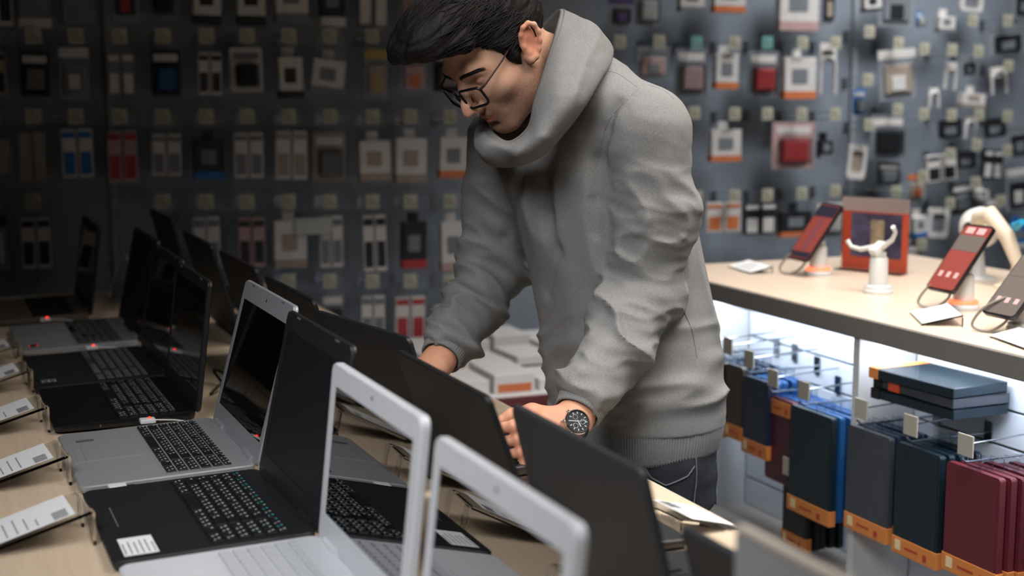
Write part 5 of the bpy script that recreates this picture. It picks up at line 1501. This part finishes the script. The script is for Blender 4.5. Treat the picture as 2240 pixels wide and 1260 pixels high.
for s in (-1, 1):
    sh = Field((0.98, 2.1, -0.01), (1.42, 2.6, 0.14), 0.006)
    cy_ = 2.33 + s * 0.10
    sh.caps([(1.29, cy_, 0.05), (1.20, cy_, 0.048), (1.10, cy_ + s * 0.01, 0.036)], [0.048, 0.046, 0.036], 0.02)
    sh.put((0.98, 2.1, -0.01), (1.42, 2.6, 0.14), lambda P: 0.002 - P[..., 2], 0.004, 'and')
    V, F = sh.mesh()
    wear(np_mesh('shoe', V, F, BLACK))

# ---- glasses, worn: rims, lenses, bridge, temples
gl = empty('eyeglasses', tuple(H2W(np.array([0.11, 0, 0.0]))), label='black rimmed eyeglasses on the face of the bending man', cat='glasses')
GO = Vector(H2W(np.array([0.11, 0, 0.0])))
FRM = M('glasses_black', '0e0f12', 0.25)
LENS = M('lens_glass', 'eef2f4', 0.02, trans=1.0, ior=1.12)
def gtube(name, pts, rad, m, n=8):
    W = [Vector(q) - GO for q in H2W(np.array(pts))]
    return MB().tube(W, rad, m, n).build(name, gl)
GU = -0.010; GF = 0.1185
for s in (-1, 1):
    o = []
    for y, z in rrect(0.052, 0.036, 0.0095, 6):
        zz = z - (0.003 if z < 0 else 0) * (1 if s * y < 0 else 0)
        o.append((GF - 0.012 * ((y + s * 0.033) * s / 0.06) ** 2 - 0.10 * (zz < -99), s * 0.0335 + y, GU + zz))
    gtube('rim', o + o[:2], 0.0024, FRM)
    W = [Vector(q) - GO for q in H2W(np.array(o))]
    c = sum(W, Vector()) / len(W)
    nrm = Vector(hf) * 0.0006
    n_ = len(W)
    vs = [p + nrm for p in W] + [p - nrm for p in W]
    MB().add(vs, [tuple(range(n_)), tuple(reversed(range(n_, 2 * n_)))] + [(j, n_ + j, n_ + (j + 1) % n_, (j + 1) % n_) for j in range(n_)], LENS).build('lens', gl)
    gtube('temple', [(0.107, s * 0.0600, 0.004), (0.098, s * 0.0695, 0.007), (0.05, s * 0.0755, 0.016), (0.004, s * 0.0785, 0.028), (-0.012, s * 0.0790, 0.024), (-0.028, s * 0.0775, 0.004)], [0.0022, 0.0018, 0.0015, 0.0015, 0.0017, 0.0015], M('temple_brown', '3a2622', 0.35))
    gtube('nose_pad', [(0.112, s * 0.010, -0.008), (0.106, s * 0.0105, -0.013)], [0.001, 0.0026], CLEAR)
gtube('bridge', [(GF - 0.001, -0.0095, GU + 0.006), (GF + 0.002, 0, GU + 0.0085), (GF - 0.001, 0.0095, GU + 0.006)], 0.0019, FRM)

# ---- wristwatch on the left wrist
axw = Vector(LWR - LEL).normalized()
hand_f = axw
nrm = Vector((-0.25, -0.95, 0.20)); nrm = (nrm - axw * nrm.dot(axw)).normalized()
sdw = axw.cross(nrm)
WC_ = Vector(LWR) + axw * 0.006 + nrm * 0.027
wt = empty('wristwatch', tuple(Vector(LWR)), label='chronograph wristwatch with dark dial and black strap on the wrist', cat='watch')
WX = Matrix((( sdw.x, axw.x, nrm.x, WC_.x - LWR[0]), (sdw.y, axw.y, nrm.y, WC_.y - LWR[1]), (sdw.z, axw.z, nrm.z, WC_.z - LWR[2]), (0, 0, 0, 1)))
DIAL = M('watch_dial', '1d2733', 0.35)
MARK = M('watch_mark', 'c9ced2', 0.3, metal=0.4)
cs = MB().lathe([(0.0195, 0.0), (0.0215, 0.002), (0.0215, 0.007), (0.0205, 0.0095), (0.0190, 0.0098), (0.0180, 0.0088), (0.0, 0.0088)], CHROME, 40, xf=WX).build('watch_case', wt)
MB().lathe([(0.0208, 0.0093), (0.0202, 0.0106), (0.0182, 0.0106), (0.0178, 0.0090)], BLACK, 40, xf=WX).build('bezel_ring', cs)
dl = MB().lathe([(0.0178, 0.0088), (0.0178, 0.0092), (0.0, 0.0092)], DIAL, 40, xf=WX).build('dial', cs)
for i in range(12):
    a_ = 2 * math.pi * i / 12
    MB().box((-0.0007, 0.0128, 0.0093), (0.0007, 0.0164, 0.0098), MARK, xf=WX @ Matrix.Rotation(a_, 4, 'Z')).build('hour_mark', wt)
for a_ in (R(90), R(210), R(330)):
    pts = [(0.0085 * math.cos(a_) + 0.0042 * math.cos(q * math.pi / 8), 0.0085 * math.sin(a_) + 0.0042 * math.sin(q * math.pi / 8), 0.0095) for q in range(17)]
    MB().tube(pts, 0.00028, MARK, 5, xf=WX).build('sub_dial', wt)
for a_, L_, w_ in ((R(55), 0.010, 0.0009), (R(-60), 0.014, 0.0007), (R(130), 0.015, 0.0003)):
    MB().box((-w_, -0.002, 0.0099), (w_, L_, 0.0103), MARK, xf=WX @ Matrix.Rotation(a_, 4, 'Z')).build('watch_hand', wt)
MB().lathe([(0.003, 0), (0.003, 0.005)], CHROME, 12, xf=WX @ Matrix.Translation((0, 0.0215, 0.005)) @ Matrix.Rotation(R(-90), 4, 'X')).build('crown', wt)
STR = M('black_leather', '121213', 0.5)
pts = []; 
rg = []
for j in range(33):
    an = 2 * math.pi * j / 32
    c_ = axw * 0.006
    rg.append([c_ + (nrm * math.cos(an) + sdw * math.sin(an)) * rr + axw * ww for rr, ww in ((0.0285, -0.010), (0.031, -0.010), (0.031, 0.010), (0.0285, 0.010))])
MB().loft(rg, STR, False, False).build('strap', wt)
for sx in (-1, 1):
    for sy in (-1, 1):
        MB().box((sx * 0.018 - 0.002, sy * 0.010 - 0.0015, -0.006), (sx * 0.018 + 0.0035 * sx + 0.002, sy * 0.010 + 0.0015, 0.005), CHROME, 0.0006, xf=WX).build('lug', wt)
